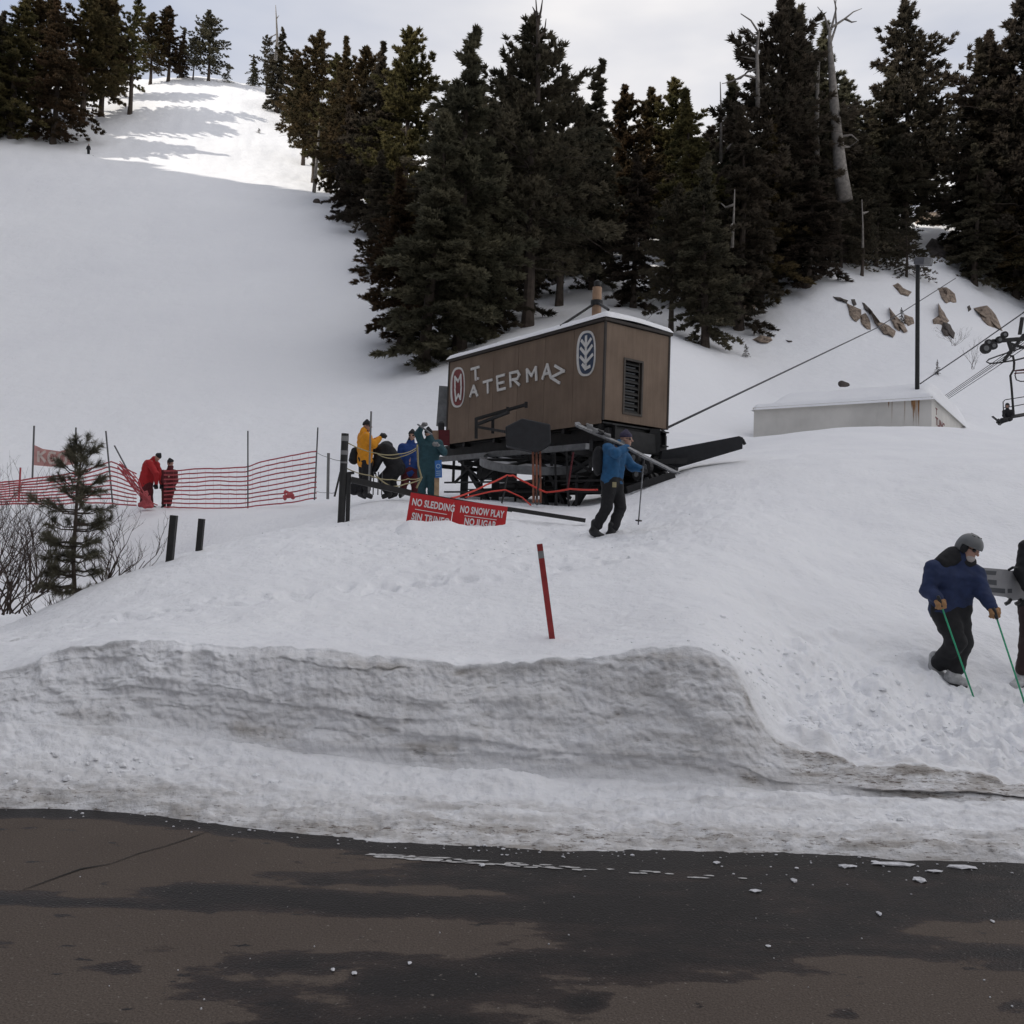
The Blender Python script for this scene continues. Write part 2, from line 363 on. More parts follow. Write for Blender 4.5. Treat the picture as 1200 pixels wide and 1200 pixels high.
# strata follow gently wavy lines
zz = ZZ + 0.07 * fbm(XX * .8, 0 * XX, 0, 21, 3) + 0.035 * XX * 0.3
strat = fbm(XX * .8, zz * 11, 0, 22, 4)
ledge = np.abs(fbm(XX * .55, zz * 5.5, 2.3, 23, 3))
chunk = fbm(XX * 3.2, zz * 7, 0, 25, 4)
fr = SS - 1                                   # 0 at the foot, 1 at the lip
led = 0 * XX
_rl = random.Random(12)
for q in range(15):
    f0 = _rl.uniform(.12, .97); x0 = _rl.uniform(-3.9, 1.4); xw = _rl.uniform(.5, 2.2); sl_ = _rl.uniform(-.10, .06)
    line = f0 + sl_ * (XX - x0) + .10 * fbm(XX * .9 + q * 7.3, 0 * XX, 0, 200 + q, 5)
    ext = 1 - sstep(.6, 1.1, np.abs(XX - x0) / xw + .25 * vnoise(XX * 2.3, 0 * XX, q, 230))
    dd_ = fr - line; led = led + ext * _rl.uniform(.012, .040) * sstep(-.014, .014, dd_) * np.exp(-np.clip(dd_, 0, 1) / .16)
line = .34 + .16 * fbm(XX * .8, 0 * XX, 0, 250, 5); dd_ = fr - line      # long undercut at the right
led = led + sstep(2.0, 2.6, XX) * .10 * sstep(-.06, .06, dd_) * np.exp(-np.clip(dd_, 0, 1) / .4)
pits = np.clip(vnoise(XX * 9, zz * 13, 0, 27) - .45, 0, 1) * sstep(-.1, .4, fbm(XX * 1.2, zz * 2.5, 0, 28, 3))
led = led * (.45 + .55 * sstep(-2.0, .5, XX))
dY = face_w * (hgt * (0.10 * fbm(XX * .8, zz * 1.2, 0, 24, 4) + 0.016 * strat + 0.055 * chunk * sstep(-.2, .4, fbm(XX * .7, zz * 2, 4, 29, 3)) - .05 * pits) + led * .75 + .022 * np.abs(fbm(XX * 11, zz * 15, 0, 301, 4)) + .012 * fbm(XX * 30, zz * 34, 0, 303, 2) + .05 * np.clip(vnoise(XX * 4.3, zz * 7, 0, 305), 0, 1) * sstep(.0, .4, fbm(XX * 1.5, zz * 3, 0, 306, 3)))
YY2 = YY - dY
ZZ = ZZ + face_w * hgt * 0.03 * chunk
# slush strip: tyre-raked lumps
lum = fbm(XX * 2.2, YY * 7, 0, 31, 5); fine = fbm(XX * 14, YY * 22, 0, 33, 4)
ZZ = ZZ + strip_w * (0.050 * lum + 0.028 * fine) * sstep(0, .12, SS) + strip_w * 0.07 * sstep(.55, .95, SS) * np.clip(fbm(XX * 1.1, YY * 1.5, 0, 35, 4), 0, 1) * 2.0
def lipnoise(X, Y, dist): return .045 * fbm(X * 3.2, Y * 3.2, 0, 75, 5) * np.exp(-(dist / .22) ** 2) + .02 * fbm(X * 11, Y * 11, 0, 76, 3) * np.exp(-(dist / .15) ** 2)
ZZ = ZZ + lipnoise(XX, YY, (2 - SS).clip(0, 2) * .4)
RGH = sstep(870, 960, pxc)[None] * sstep(1.85, 2.0, SS)
ZZ = ZZ + RGH * 0.05 * fbm(XX * 5, YY * 5, 0, 61, 4)
dirt_shade = face_w * (0.20 + 0.40 * sstep(-2.2, 1.0, XX) + 0.22 * fbm(XX * .9, zz * 3, 0, 41, 3)) 
dirt_shade = dirt_shade + 0.45 * np.clip(1 - np.abs(SS - 1.95) / 0.09, 0, 1) * sstep(-.15, .45, fbm(XX * 1.3, 0 * XX, 0, 43, 4))
dirt_shade = dirt_shade + .55 * (sstep(2.0, 2.6, XX) * np.clip(1 - np.abs(dd_ + .03) / .09, 0, 1)) * face_w + .9 * pits * face_w + 0.25 * np.clip(1 - ledge / 0.05, 0, 1) * face_w * sstep(-.1, .3, fbm(XX * 1.1, zz * 2, 0, 44, 3))  # painted shade under the right-hand undercut; pits and ledge lines darkened too
dirt_shade = dirt_shade + 0.65 * np.clip(1 - np.abs(SS - 1.12) / 0.14, 0, 1) * sstep(0.0, .35, fbm(XX * 1.8, 0 * XX, 1, 45, 3))
right_w = sstep(900, 960, pxc)[None]
dirt_shade = dirt_shade + right_w * 0.75 * sstep(1.05, 1.5, SS) * (1 - sstep(1.93, 2.0, SS))
dirt_shade = dirt_shade + strip_w * (0.95 - .85 * sstep(.0, .8, SS + .25 * fbm(XX * .5, YY * 2, 0, 48, 3)) + .75 * np.clip(fbm(XX * .7, YY * 11, 0, 46, 4), 0, 1))
dirt_shade = np.clip(dirt_shade * (1 - .12 * face_w), 0, 1.1)
# field rows beyond the lip
def field_disp(X, Y):
    near = 1 - sstep(14, 30, Y)
    px = 600 + X / Y * FPX
    rough = sstep(860, 960, px) * (1 - sstep(8.5, 11, Y))
    lumps = fbm(X * 5, Y * 5, 0, 61, 4)
    foot = fbm(X * 1.7, Y * 1.7, 0, 62, 4)
    pit = np.clip(vnoise(X * 3.1, Y * 3.1, 0, 63) - .55, 0, 1)
    trail = np.exp(-((Y - (9.3 + .55 * (X + 3.2)) ) / .35) ** 2) * (X > -4.5) * (X < 1.5)
    top = np.exp(-((px - 620) / 260) ** 2) * (1 - sstep(17, 22, Y)) * sstep(10, 14, Y)
    return near * (0.028 * foot + 0.016 * lumps - 0.05 * pit) + rough * (0.15 * lumps + 0.10 * np.abs(foot) + .05 * np.abs(fbm(X * 9, Y * 9, 0, 66, 3))) + near * top * .05 * lumps - trail * .12 * (fbm(X * 6, Y * 6, 0, 65, 2) + .2).clip(0, 1) \
        + sstep(860, 900, px) * (1 - sstep(24, 32, Y)) * .07 * fbm((X + Y) * .45, (Y - X * .4) * 1.7, 0, 64, 4)
g1 = np.concatenate([np.linspace(0, 0.5, 26)[1:], 0.5 * (38 / 0.5) ** (np.linspace(0, 1, 300)[1:])])[:, None]
Yn = YL + g1; Xn = a2 * Yn
Zn = zrbf(Xn, Yn) + undul(Xn, Yn) + field_disp(Xn, Yn) * sstep(0, .25, g1) + lipnoise(Xn, Yn, g1)
dn = 0.3 * (1 - sstep(0, .12, g1)) * sstep(0, .4, fbm(Xn * 1.3, 0 * Xn, 0, 43, 4)) + 0.16 * np.clip(fbm(Xn * .8, Yn * .8, 0, 47, 4), 0, 1) * (1 - sstep(9, 20, Yn)) + right_w * .25 * (1 - sstep(0, .6, g1))
bank = sheet('snow_bank', np.concatenate([XX, Xn]), np.concatenate([YY2, Yn]), np.concatenate([ZZ, Zn]), M_SNOW, np.concatenate([dirt_shade, dn]))
tag(bank, 'dirty ploughed snow bank with a cut face along the road edge')
sel = np.arange(0, len(acol), 2); sel = np.unique(np.append(sel, len(acol) - 1)); af = acol[sel][None]
g2 = (38 * (420 / 38) ** np.linspace(0, 1, 190))[:, None]
Yq = YL[sel] + g2; Xq = af * Yq
mog = sstep(110, 150, Yq) * (0.55 * np.abs(fbm(Xq * .10 + Yq * .05, Yq * .34 + Xq * .06, 0, 81, 4)) + .25 * np.abs(fbm(Xq * .4, Yq * .4, 0, 82, 3))) + .10 * fbm(Xq * .10, Yq * .3, 0, 83, 3) * sstep(60, 120, Yq)
Zq = zrbf(Xq, Yq) + undul(Xq, Yq) + mog
Zq[0] -= 0.0
hill = sheet('ski_slope', Xq, Yq, Zq, M_SNOWFAR)
tag(hill, 'wide white ski run rising to a sunlit ridge')

# ---- mountain to the left, out of the frame, whose shade lies over the valley
hx = np.linspace(-254, -88, 41)[None]; hy = np.linspace(-260, 330, 1400)[:, None]
HR = 215 - 52 * sstep(38, 62, hy) - 29 * sstep(95, 121, hy) - 80 * sstep(165, 235, hy) + 13 * np.abs(fbm(hy * .42, 0 * hy, 0, 98, 3)) ** .8 * sstep(60, 110, hy)  # ridge heights stepped and jagged to place the edge of the shade
hz = HR * np.exp(-(np.abs(hx + 150) / 32) ** 2.2) + 5 * fbm(hx * .03, hy * .03, 0, 91, 4) * np.exp(-((hx + 150) / 34) ** 2) - 4
m_ridge = sheet('mountain', hx + 0 * hy, hy + 0 * hx, hz, mat('unseen_slope', (.06, .065, .05), .95, scale=.08, var=.6, col2=(.42, .42, .43))); tag(m_ridge, 'unseen mountain shoulder, its ridge shaped to shade the run')
bx_ = np.linspace(-200, 260, 70)[None]; by_ = np.linspace(-190, -16, 40)[:, None]  # unseen slope added behind the camera to dim whatever faces it
bz_ = -3 + 62 * sstep(-18, -110, by_) * (1 + .25 * fbm(bx_ * .02, by_ * .02, 0, 95, 3)) + 7 * sstep(-24, -45, by_) * fbm(bx_ * .12, by_ * .12, 0, 96, 3)
hs_ = sheet('shade_slope', bx_ + 0 * by_, by_ + 0 * bx_, bz_, bpy.data.materials['unseen_slope']); tag(hs_, 'unseen dark slope behind the camera, added to darken surfaces facing it')

# ---- road
def road():
    nx, ny = 240, 120
    xs = np.linspace(-16, 16, nx)[None] + np.zeros((ny, 1)); ys = np.linspace(-6, 6.3, ny)[:, None] + np.zeros((1, nx))
    # dry / wet field drawn from patches, with a painted shadow band at the snow edge
    def gp(px, py): r = ray(px, py); r = r * (-CAMZ / r[2]); return r
    dry = np.zeros_like(xs) - 0.25
    def patch(px, py, wx, wy, amt=1.0, rot=0.0):
        c = gp(px, py); ex = abs(gp(px + wx, py)[0] - c[0]); ey = abs(gp(px, py - wy)[1] - gp(px, py + wy)[1]) / 2
        dx = xs - c[0]; dy = ys - c[1]
        q = np.sqrt(((dx * math.cos(rot) + dy * math.sin(rot)) / ex) ** 2 + ((dy * math.cos(rot) - dx * math.sin(rot)) / ey) ** 2)
        return amt * np.clip(1.6 - q, 0, 1.0)
    for a in ((140, 985, 300, 30), (120, 1012, 240, 20), (-100, 1000, 300, 45), (200, 1080, 330, 30), (430, 1090, 170, 20), (60, 1140, 170, 40), (500, 1052, 120, 7), (480, 1040, 90, 5),
              (950, 1190, 250, 40), (1180, 1170, 160, 35), (1190, 1095, 90, 14), (1010, 1124, 110, 6), (100, 1180, 200, 20), (370, 1153, 30, 8), (1100, 1200, 400, 30)):
        dry = np.maximum(dry, -0.25 + 1.25 * patch(*a))
    for a in ((330, 1052, 130, 7), (120, 1058, 330, 5), (110, 1138, 35, 9), (140, 1130, 30, 7), (370, 1100, 22, 4), (30, 970, 25, 4), (600, 1060, 200, 8), (60, 1196, 110, 4), (690, 1172, 25, 4), (1000, 1185, 20, 4), (1190, 1180, 25, 7)):
        dry = dry - 1.1 * patch(*a)
    ye = np.interp(xs / np.maximum(ys, .5), acol, YE); dry = np.where(ys > 1, dry - 1.6 * (1 - sstep(.02, .22, ye - ys)), dry)  # shadow along the snow edge, painted in as wet asphalt
    V = np.stack([xs, ys, np.full_like(xs, -0.0)], -1).reshape(-1, 3)
    m = bpy.data.materials.new('asphalt'); m.use_nodes = True; t = m.node_tree; b = t.nodes['Principled BSDF']; N = t.nodes.new; Lk = t.links.new
    c = N('ShaderNodeTexCoord'); A = N('ShaderNodeAttribute'); A.attribute_name = 'dry'
    n1 = N('ShaderNodeTexNoise'); n1.inputs['Scale'].default_value = 3.5; n1.inputs['Detail'].default_value = 9; n1.inputs['Roughness'].default_value = .62
    mpn = N('ShaderNodeMapping'); mpn.inputs['Scale'].default_value = (.7, 1.6, 1); Lk(c.outputs['Object'], mpn.inputs['Vector']); Lk(mpn.outputs['Vector'], n1.inputs['Vector'])
    ma = N('ShaderNodeMath'); ma.operation = 'MULTIPLY_ADD'; ma.inputs[1].default_value = 3.2; ma.inputs[2].default_value = -1.6; Lk(n1.outputs['Fac'], ma.inputs[0])
    ad = N('ShaderNodeMath'); ad.operation = 'ADD'; Lk(ma.outputs[0], ad.inputs[0]); Lk(A.outputs['Fac'], ad.inputs[1])
    n7 = N('ShaderNodeTexNoise'); n7.inputs['Scale'].default_value = 6.5; n7.inputs['Detail'].default_value = 5; n7.inputs['Roughness'].default_value = .55; Lk(mpn.outputs['Vector'], n7.inputs['Vector'])
    sp7 = N('ShaderNodeMapRange'); sp7.inputs['From Min'].default_value = .645; sp7.inputs['From Max'].default_value = .70; sp7.inputs['To Max'].default_value = -1.3; Lk(n7.outputs['Fac'], sp7.inputs['Value'])
    ad2 = N('ShaderNodeMath'); ad2.operation = 'ADD'; Lk(ad.outputs[0], ad2.inputs[0]); Lk(sp7.outputs['Result'], ad2.inputs[1]); ad = ad2
    st = N('ShaderNodeMapRange'); st.inputs['From Min'].default_value = .24; st.inputs['From Max'].default_value = .40; Lk(ad.outputs[0], st.inputs['Value'])
    n2 = N('ShaderNodeTexNoise'); n2.inputs['Scale'].default_value = 120; n2.inputs['Detail'].default_value = 4; n2.inputs['Roughness'].default_value = .8; Lk(c.outputs['Object'], n2.inputs['Vector'])
    v2 = N('ShaderNodeTexVoronoi'); v2.inputs['Scale'].default_value = 90; Lk(c.outputs['Object'], v2.inputs['Vector'])
    n5 = N('ShaderNodeTexNoise'); n5.inputs['Scale'].default_value = 1.1; n5.inputs['Detail'].default_value = 5; Lk(c.outputs['Object'], n5.inputs['Vector'])
    wet = N('ShaderNodeMix'); wet.data_type = 'RGBA'; wet.inputs['A'].default_value = (.013, .011, .0105, 1); wet.inputs['B'].default_value = (.027, .024, .023, 1)
    Lk(n5.outputs['Fac'], wet.inputs['Factor'])
    drc = N('ShaderNodeMix'); drc.data_type = 'RGBA'; drc.inputs['A'].default_value = (.082, .066, .057, 1); drc.inputs['B'].default_value = (.118, .097, .081, 1)
    Lk(n5.outputs['Fac'], drc.inputs['Factor'])
    mm = N('ShaderNodeMix'); mm.data_type = 'RGBA'; Lk(st.outputs['Result'], mm.inputs['Factor']); Lk(wet.outputs['Result'], mm.inputs['A']); Lk(drc.outputs['Result'], mm.inputs['B'])
    s2_ = N('ShaderNodeMapRange'); s2_.inputs['From Min'].default_value = -.35; s2_.inputs['From Max'].default_value = .30; s2_.inputs['To Max'].default_value = .75; Lk(ad.outputs[0], s2_.inputs['Value'])
    wd = N('ShaderNodeMix'); wd.data_type = 'RGBA'; wd.inputs['B'].default_value = (.046, .034, .030, 1); Lk(s2_.outputs['Result'], wd.inputs['Factor']); Lk(wet.outputs['Result'], wd.inputs['A']); Lk(wd.outputs['Result'], mm.inputs['A'])
    gr = N('ShaderNodeMapRange'); gr.inputs['From Min'].default_value = .3; gr.inputs['From Max'].default_value = .75; gr.inputs['To Min'].default_value = .48; gr.inputs['To Max'].default_value = 1.65; Lk(n2.outputs['Fac'], gr.inputs['Value'])
    mk = N('ShaderNodeMix'); mk.data_type = 'RGBA'; mk.blend_type = 'MULTIPLY'; mk.inputs['Factor'].default_value = 1; Lk(mm.outputs['Result'], mk.inputs['A']); Lk(gr.outputs['Result'], mk.inputs['B'])
    n6 = N('ShaderNodeTexNoise'); n6.inputs['Scale'].default_value = 55; n6.inputs['Detail'].default_value = 2; Lk(c.outputs['Object'], n6.inputs['Vector'])
    sp = N('ShaderNodeMapRange'); sp.inputs['From Min'].default_value = .68; sp.inputs['From Max'].default_value = .73; Lk(n6.outputs['Fac'], sp.inputs['Value'])
    mg = N('ShaderNodeMix'); mg.data_type = 'RGBA'; mg.inputs['B'].default_value = (.20, .18, .16, 1); Lk(sp.outputs['Result'], mg.inputs['Factor']); Lk(mk.outputs['Result'], mg.inputs['A'])
    Lk(mg.outputs['Result'], b.inputs['Base Color'])
    rr = N('ShaderNodeMapRange'); rr.inputs['To Min'].default_value = .42; rr.inputs['To Max'].default_value = .95; Lk(st.outputs['Result'], rr.inputs['Value']); Lk(rr.outputs['Result'], b.inputs['Roughness'])
    b.inputs['Specular IOR Level'].default_value = .10
    bp = N('ShaderNodeBump'); bp.inputs['Strength'].default_value = .6; bp.inputs['Distance'].default_value = .005; Lk(v2.outputs['Distance'], bp.inputs['Height']); Lk(bp.outputs['Normal'], b.inputs['Normal'])
    o = mesh_np('road', V, grid_faces(ny, nx), m, kind='structure'); add_attr(o, 'dry', dry); tag(o, 'asphalt road with dry brown patches and dark wet ones')
    # worn edge line: flakes of paint
    mb = MB(); rr_ = random.Random(4)
    pts = [(435, 1003), (520, 1008), (620, 1015), (720, 1021), (830, 1028), (990, 1036)]
    for i in range(len(pts) - 1):
        for k in range(26):
            f = (k + rr_.random()) / 26; px = pts[i][0] + (pts[i + 1][0] - pts[i][0]) * f; py = pts[i][1] + (pts[i + 1][1] - pts[i][1]) * f + rr_.uniform(-2.2, 2.2)
            keep = [1, .95, .45, .28, .12][i]
            if rr_.random() > keep: continue
            c0 = gp(px, py); n = 7; w = rr_.uniform(.02, .06); h = rr_.uniform(.006, .014)
            mb.add([(c0[0] + w * math.cos(2 * math.pi * q / n) * rr_.uniform(.6, 1.2), c0[1] + h * math.sin(2 * math.pi * q / n) * rr_.uniform(.6, 1.2), .004 + .0002 * (k % 5)) for q in range(n)], [tuple(range(n))])
    mb.build('road_marking', mat('worn_paint', (.42, .41, .40), .8, var=.3, scale=40), kind='structure')
    mb = MB()
    cr_ = [(20, 1046), (48, 1036), (75, 1026), (95, 1019), (130, 1013), (165, 1000), (195, 992), (222, 983), (246, 974)]
    V = []; 
    for i, (px, py) in enumerate(cr_):
        c0 = gp(px, py); w = (.002, .005, .007, .009, .003, .005, .004, .006, .002)[i]; V += [(c0[0] + w * .5, c0[1] - w * .7, .0045), (c0[0] - w * .5, c0[1] + w * .7, .0045)]
    mb.add(V, [(2 * i, 2 * i + 1, 2 * i + 3, 2 * i + 2) for i in range(len(cr_) - 1)])
    mb.build('road_crack', mat('crack_dark', (.010, .009, .008), .9), kind='structure')
    # crumbs of snow and ice on the asphalt and along the edge
    mb = MB(); 
    ico = [(0, 0, 1), (.89, 0, .45), (.28, .85, .45), (-.72, .53, .45), (-.72, -.53, .45), (.28, -.85, .45), (.72, .53, -.45), (-.28, .85, -.45), (-.89, 0, -.45), (-.28, -.85, -.45), (.72, -.53, -.45)]
    icf = [(0, 1, 2), (0, 2, 3), (0, 3, 4), (0, 4, 5), (0, 5, 1), (1, 6, 2), (2, 6, 7), (2, 7, 3), (3, 7, 8), (3, 8, 4), (4, 8, 9), (4, 9, 5), (5, 9, 10), (5, 10, 1), (1, 10, 6)]
    def lump(p, sx, sy, sz): mb.add([(p[0] + v[0] * sx * rr_.uniform(.7, 1.2), p[1] + v[1] * sy * rr_.uniform(.7, 1.2), p[2] + v[2] * sz * rr_.uniform(.8, 1.2)) for v in ico], icf)
    for px, py, w, h in ((1048, 1014, 26, 3), (1128, 1017, 20, 3), (1078, 1032, 9, 4), (1025, 1011, 6, 2), (990, 1016, 7, 3), (930, 1033, 4, 3), (885, 1045, 8, 2), (1030, 1072, 3, 3), (997, 1016, 8, 2), (1163, 1081, 3, 2), (390, 1138, 3, 2), (415, 1142, 4, 2), (900, 1110, 4, 1.5), (840, 1012, 5, 2), (1095, 1022, 10, 2), (480, 1130, 3, 2), (565, 1015, 4, 2)):
        c0 = gp(px, py); s = c0[1] / FPX; lump((c0[0], c0[1], .006), w * s, h * s * 2.2, h * s * .6)
    for k in range(150):
        px = rr_.uniform(-40, 1240); f = abs(rr_.gauss(0, 1)); e = np.interp(px, PXL, EDGEPY)
        py = e + f * (7 + 12 * (px > 800)) - 5
        c0 = gp(px, py); s = rr_.uniform(.002, .006) * (1.8 if rr_.random() < .08 else 1); lump((c0[0], c0[1], s * .4), s * 1.5, s * 1.2, s * .7)
    for k in range(22):
        c0 = gp(rr_.uniform(0, 1200), rr_.uniform(1020, 1200)); s = rr_.uniform(.002, .005); lump((c0[0], c0[1], s * .5), s, s, s)
    o = mb.build('snow_crumbs', mat('ice_crumb', (.55, .55, .57), .5, var=.3, scale=30), kind='stuff'); tag(o, 'crumbs of snow and ice scattered on the asphalt')
road()
def snow_chunks():
    """broken lumps on the bank"""
    mb = MB(); rr_ = random.Random(9)
    ico = [(0, 0, 1), (.89, 0, .45), (.28, .85, .45), (-.72, .53, .45), (-.72, -.53, .45), (.28, -.85, .45), (.72, .53, -.45), (-.28, .85, -.45), (-.89, 0, -.45), (-.28, -.85, -.45), (.72, -.53, -.45)]
    icf = [(0, 1, 2), (0, 2, 3), (0, 3, 4), (0, 4, 5), (0, 5, 1), (1, 6, 2), (2, 6, 7), (2, 7, 3), (3, 7, 8), (3, 8, 4), (4, 8, 9), (4, 9, 5), (5, 9, 10), (5, 10, 1), (1, 10, 6)]
    pts = []
    for k in range(900): pts.append((rr_.gauss(1010, 110), 6.6 + 2.6 * rr_.random() ** 1.6, .006 + .04 * rr_.random() ** 4))
    for k in range(260): pts.append((rr_.uniform(0, 1200), rr_.uniform(7.2, 13), rr_.uniform(.004, .014)))
    for k in range(200): pts.append((rr_.gauss(560, 110), rr_.uniform(12, 16.5), rr_.uniform(.01, .04)))
    P = np.array([at(a, 700, b) for a, b, c in pts]); g = ground(P[:, 0], P[:, 1]) + field_disp(P[:, 0], P[:, 1])
    for (a, b, s), p, z in zip(pts, P, g):
        mb.add([(p[0] + v[0] * s * rr_.uniform(.6, 1.5), p[1] + v[1] * s * rr_.uniform(.6, 1.3), z - s * .3 + v[2] * s * rr_.uniform(.5, .9)) for v in ico], icf)
    # crumbled pieces fallen along the foot of the cut
    for k in range(1500):
        i = rr_.randrange(40, len(acol) - 40); f = rr_.random() ** 2; y = YF[i] - f * .5 + rr_.uniform(0, .06); zz_ = ZF[i] * (1 - f * .5 / max(YF[i] - YE[i], .3)); s = .006 + .030 * rr_.random() ** 3.5
        mb.add([(acol[i] * y + v[0] * s * rr_.uniform(.6, 1.4), y + v[1] * s * rr_.uniform(.6, 1.2), zz_ + .02 - s * .2 + v[2] * s * rr_.uniform(.5, .9)) for v in ico], icf)
    o = mb.build('snow_lumps', M_SNOWCAP, kind='stuff'); tag(o, 'small broken lumps of snow on top of the bank')
snow_chunks()

# ------------------------------------------------------------------ signed-distance modelling (bodies, clothes, rocks)
def smin(a, b, k):
    h = np.clip(0.5 + 0.5 * (b - a) / k, 0, 1); return b + (a - b) * h - k * h * (1 - h)
def sd_cone(P, a, b, ra, rb):
    a = np.asarray(a, float); b = np.asarray(b, float); ba = b - a; L2 = max(float(ba @ ba), 1e-9)
    t = np.clip(((P - a) @ ba) / L2, 0, 1); return np.linalg.norm(P - a - t[..., None] * ba, axis=-1) - (ra + (rb - ra) * t)
def sd_ell(P, c, r, ax=None):
    q = P - np.asarray(c, float)
    if ax is not None: q = q @ np.asarray(ax, float).T
    r = np.asarray(r, float); k0 = np.linalg.norm(q / r, axis=-1); k1 = np.linalg.norm(q / (r * r), axis=-1)
    return k0 * (k0 - 1) / np.maximum(k1, 1e-6)
def sd_box(P, c, h, ax=None, rnd=0.0):
    q = P - np.asarray(c, float)
    if ax is not None: q = q @ np.asarray(ax, float).T
    q = np.abs(q) - (np.asarray(h, float) - rnd)
    return np.linalg.norm(np.maximum(q, 0), axis=-1) + np.minimum(q.max(-1), 0) - rnd
def surface_net(f, lo, hi, vox):
    lo = np.asarray(lo, float); n = np.ceil((np.asarray(hi) - lo) / vox).astype(int) + 1
    ax = [lo[i] + vox * np.arange(n[i]) for i in range(3)]
    P = np.stack(np.meshgrid(*ax, indexing='ij'), -1); v = f(P); s = v < 0
    cx, cy, cz = n - 1
    acc = np.zeros((cx, cy, cz, 3)); cnt = np.zeros((cx, cy, cz))
    sl = lambda o: (slice(o[0], o[0] + cx), slice(o[1], o[1] + cy), slice(o[2], o[2] + cz))
    for axis in range(3):
        o1, o2 = [a for a in range(3) if a != axis]
        for i in (0, 1):
            for j in (0, 1):
                a = [0, 0, 0]; a[o1] = i; a[o2] = j; b = list(a); b[axis] = 1
                va, vb = v[sl(a)], v[sl(b)]; m = (va < 0) != (vb < 0)
                t = np.where(m, va / np.where(m, va - vb, 1), 0)
                acc[..., axis] += m * t; acc[..., o1] += m * i; acc[..., o2] += m * j; cnt += m
    act = cnt > 0; idx = -np.ones((cx, cy, cz), int); idx[act] = np.arange(act.sum())
    C = np.argwhere(act); V = lo + vox * (C + acc[act] / cnt[act][:, None])
    F = []
    for axis in range(3):
        o1, o2 = (axis + 1) % 3, (axis + 2) % 3
        sa = [slice(None)] * 3; sb = [slice(None)] * 3; sa[axis] = slice(0, -1); sb[axis] = slice(1, None)
        A = s[tuple(sa)]; B = s[tuple(sb)]
        E = np.argwhere(A != B)
        E = E[(E[:, o1] > 0) & (E[:, o2] > 0) & (E[:, o1] < n[o1] - 1) & (E[:, o2] < n[o2] - 1)]
        if len(E) == 0: continue
        fl = A[tuple(E.T)]
        e1 = np.zeros(3, int); e1[o1] = 1; e2 = np.zeros(3, int); e2[o2] = 1
        q = np.stack([idx[tuple((E - e1 - e2).T)], idx[tuple((E - e2).T)], idx[tuple(E.T)], idx[tuple((E - e1).T)]], -1)
        q[~fl] = q[~fl][:, ::-1]; F.append(q)
    F = np.concatenate(F); F = F[(F >= 0).all(1)]
    return V, F
def sdf_obj(name, prims, m, parent=None, vox=0.015, k=0.03, fold=0.0, fscale=9, seed=1, cut=None, org=None, pad=0.05):
    pts = []
    for p in prims:
        if p[0] == 'c':
            r = max(p[3], p[4]); pts += [np.array(p[1]) - r, np.array(p[1]) + r, np.array(p[2]) - r, np.array(p[2]) + r]
        else:
            r = float(np.max(p[2])) * 1.4; pts += [np.array(p[1]) - r, np.array(p[1]) + r]
    pts = np.array(pts); lo = pts.min(0) - pad; hi = pts.max(0) + pad
    def f(P):
        d = None
        for p in prims:
            if p[0] == 'c': q = sd_cone(P, *p[1:5])
            elif p[0] == 'e': q = sd_ell(P, *p[1:])
            else: q = sd_box(P, *p[1:])
            d = q if d is None else smin(d, q, k)
        if fold: d = d + fold * fbm(P[..., 0] * fscale, P[..., 1] * fscale, P[..., 2] * fscale * 1.8, seed, 3)
        if cut is not None: d = np.maximum(d, cut(P))
        return d
    V, F = surface_net(f, lo, hi, vox)
    return mesh_np(name, V, F, m, parent, org=org, smooth=True)

# ------------------------------------------------------------------ materials
M_NEED = mat('needles', (.055, .058, .028), .75, var=.35, scale=.35, col2=(.165, .130, .060), rnd=.28, spec=.2)
M_NEEDD = mat('needles_dark', (.070, .070, .050), .8, var=.3, scale=.35, col2=(.150, .130, .088), rnd=.3, spec=.15)
M_BARK = mat('bark', (.060, .045, .035), .9, scale=2, var=.4, bump=.6)
M_DEAD = mat('dead_wood', (.22, .20, .18), .9, scale=3, var=.35, bump=.4)
M_TWIG = mat('twig', (.060, .042, .034), .9, scale=8)
M_ROCK = mat('granite', (.16, .120, .092), .9, scale=2.2, var=.35, bump=1.0, bscale=7, col2=(.44, .345, .27), bdist=.2)
M_ROCKD = mat('granite_dark', (.075, .062, .055), .9, scale=1.6, var=.4, bump=.8, bscale=9, bdist=.08)
M_STEEL = mat('black_steel', (.016, .016, .017), .6, metal=.2, scale=6, var=.4, bump=.2)
M_STEELG = mat('grey_steel', (.16, .165, .17), .5, metal=.4, scale=6, var=.25)
M_PADK = mat('black_pad', (.014, .015, .018), .65, scale=7, var=.25)
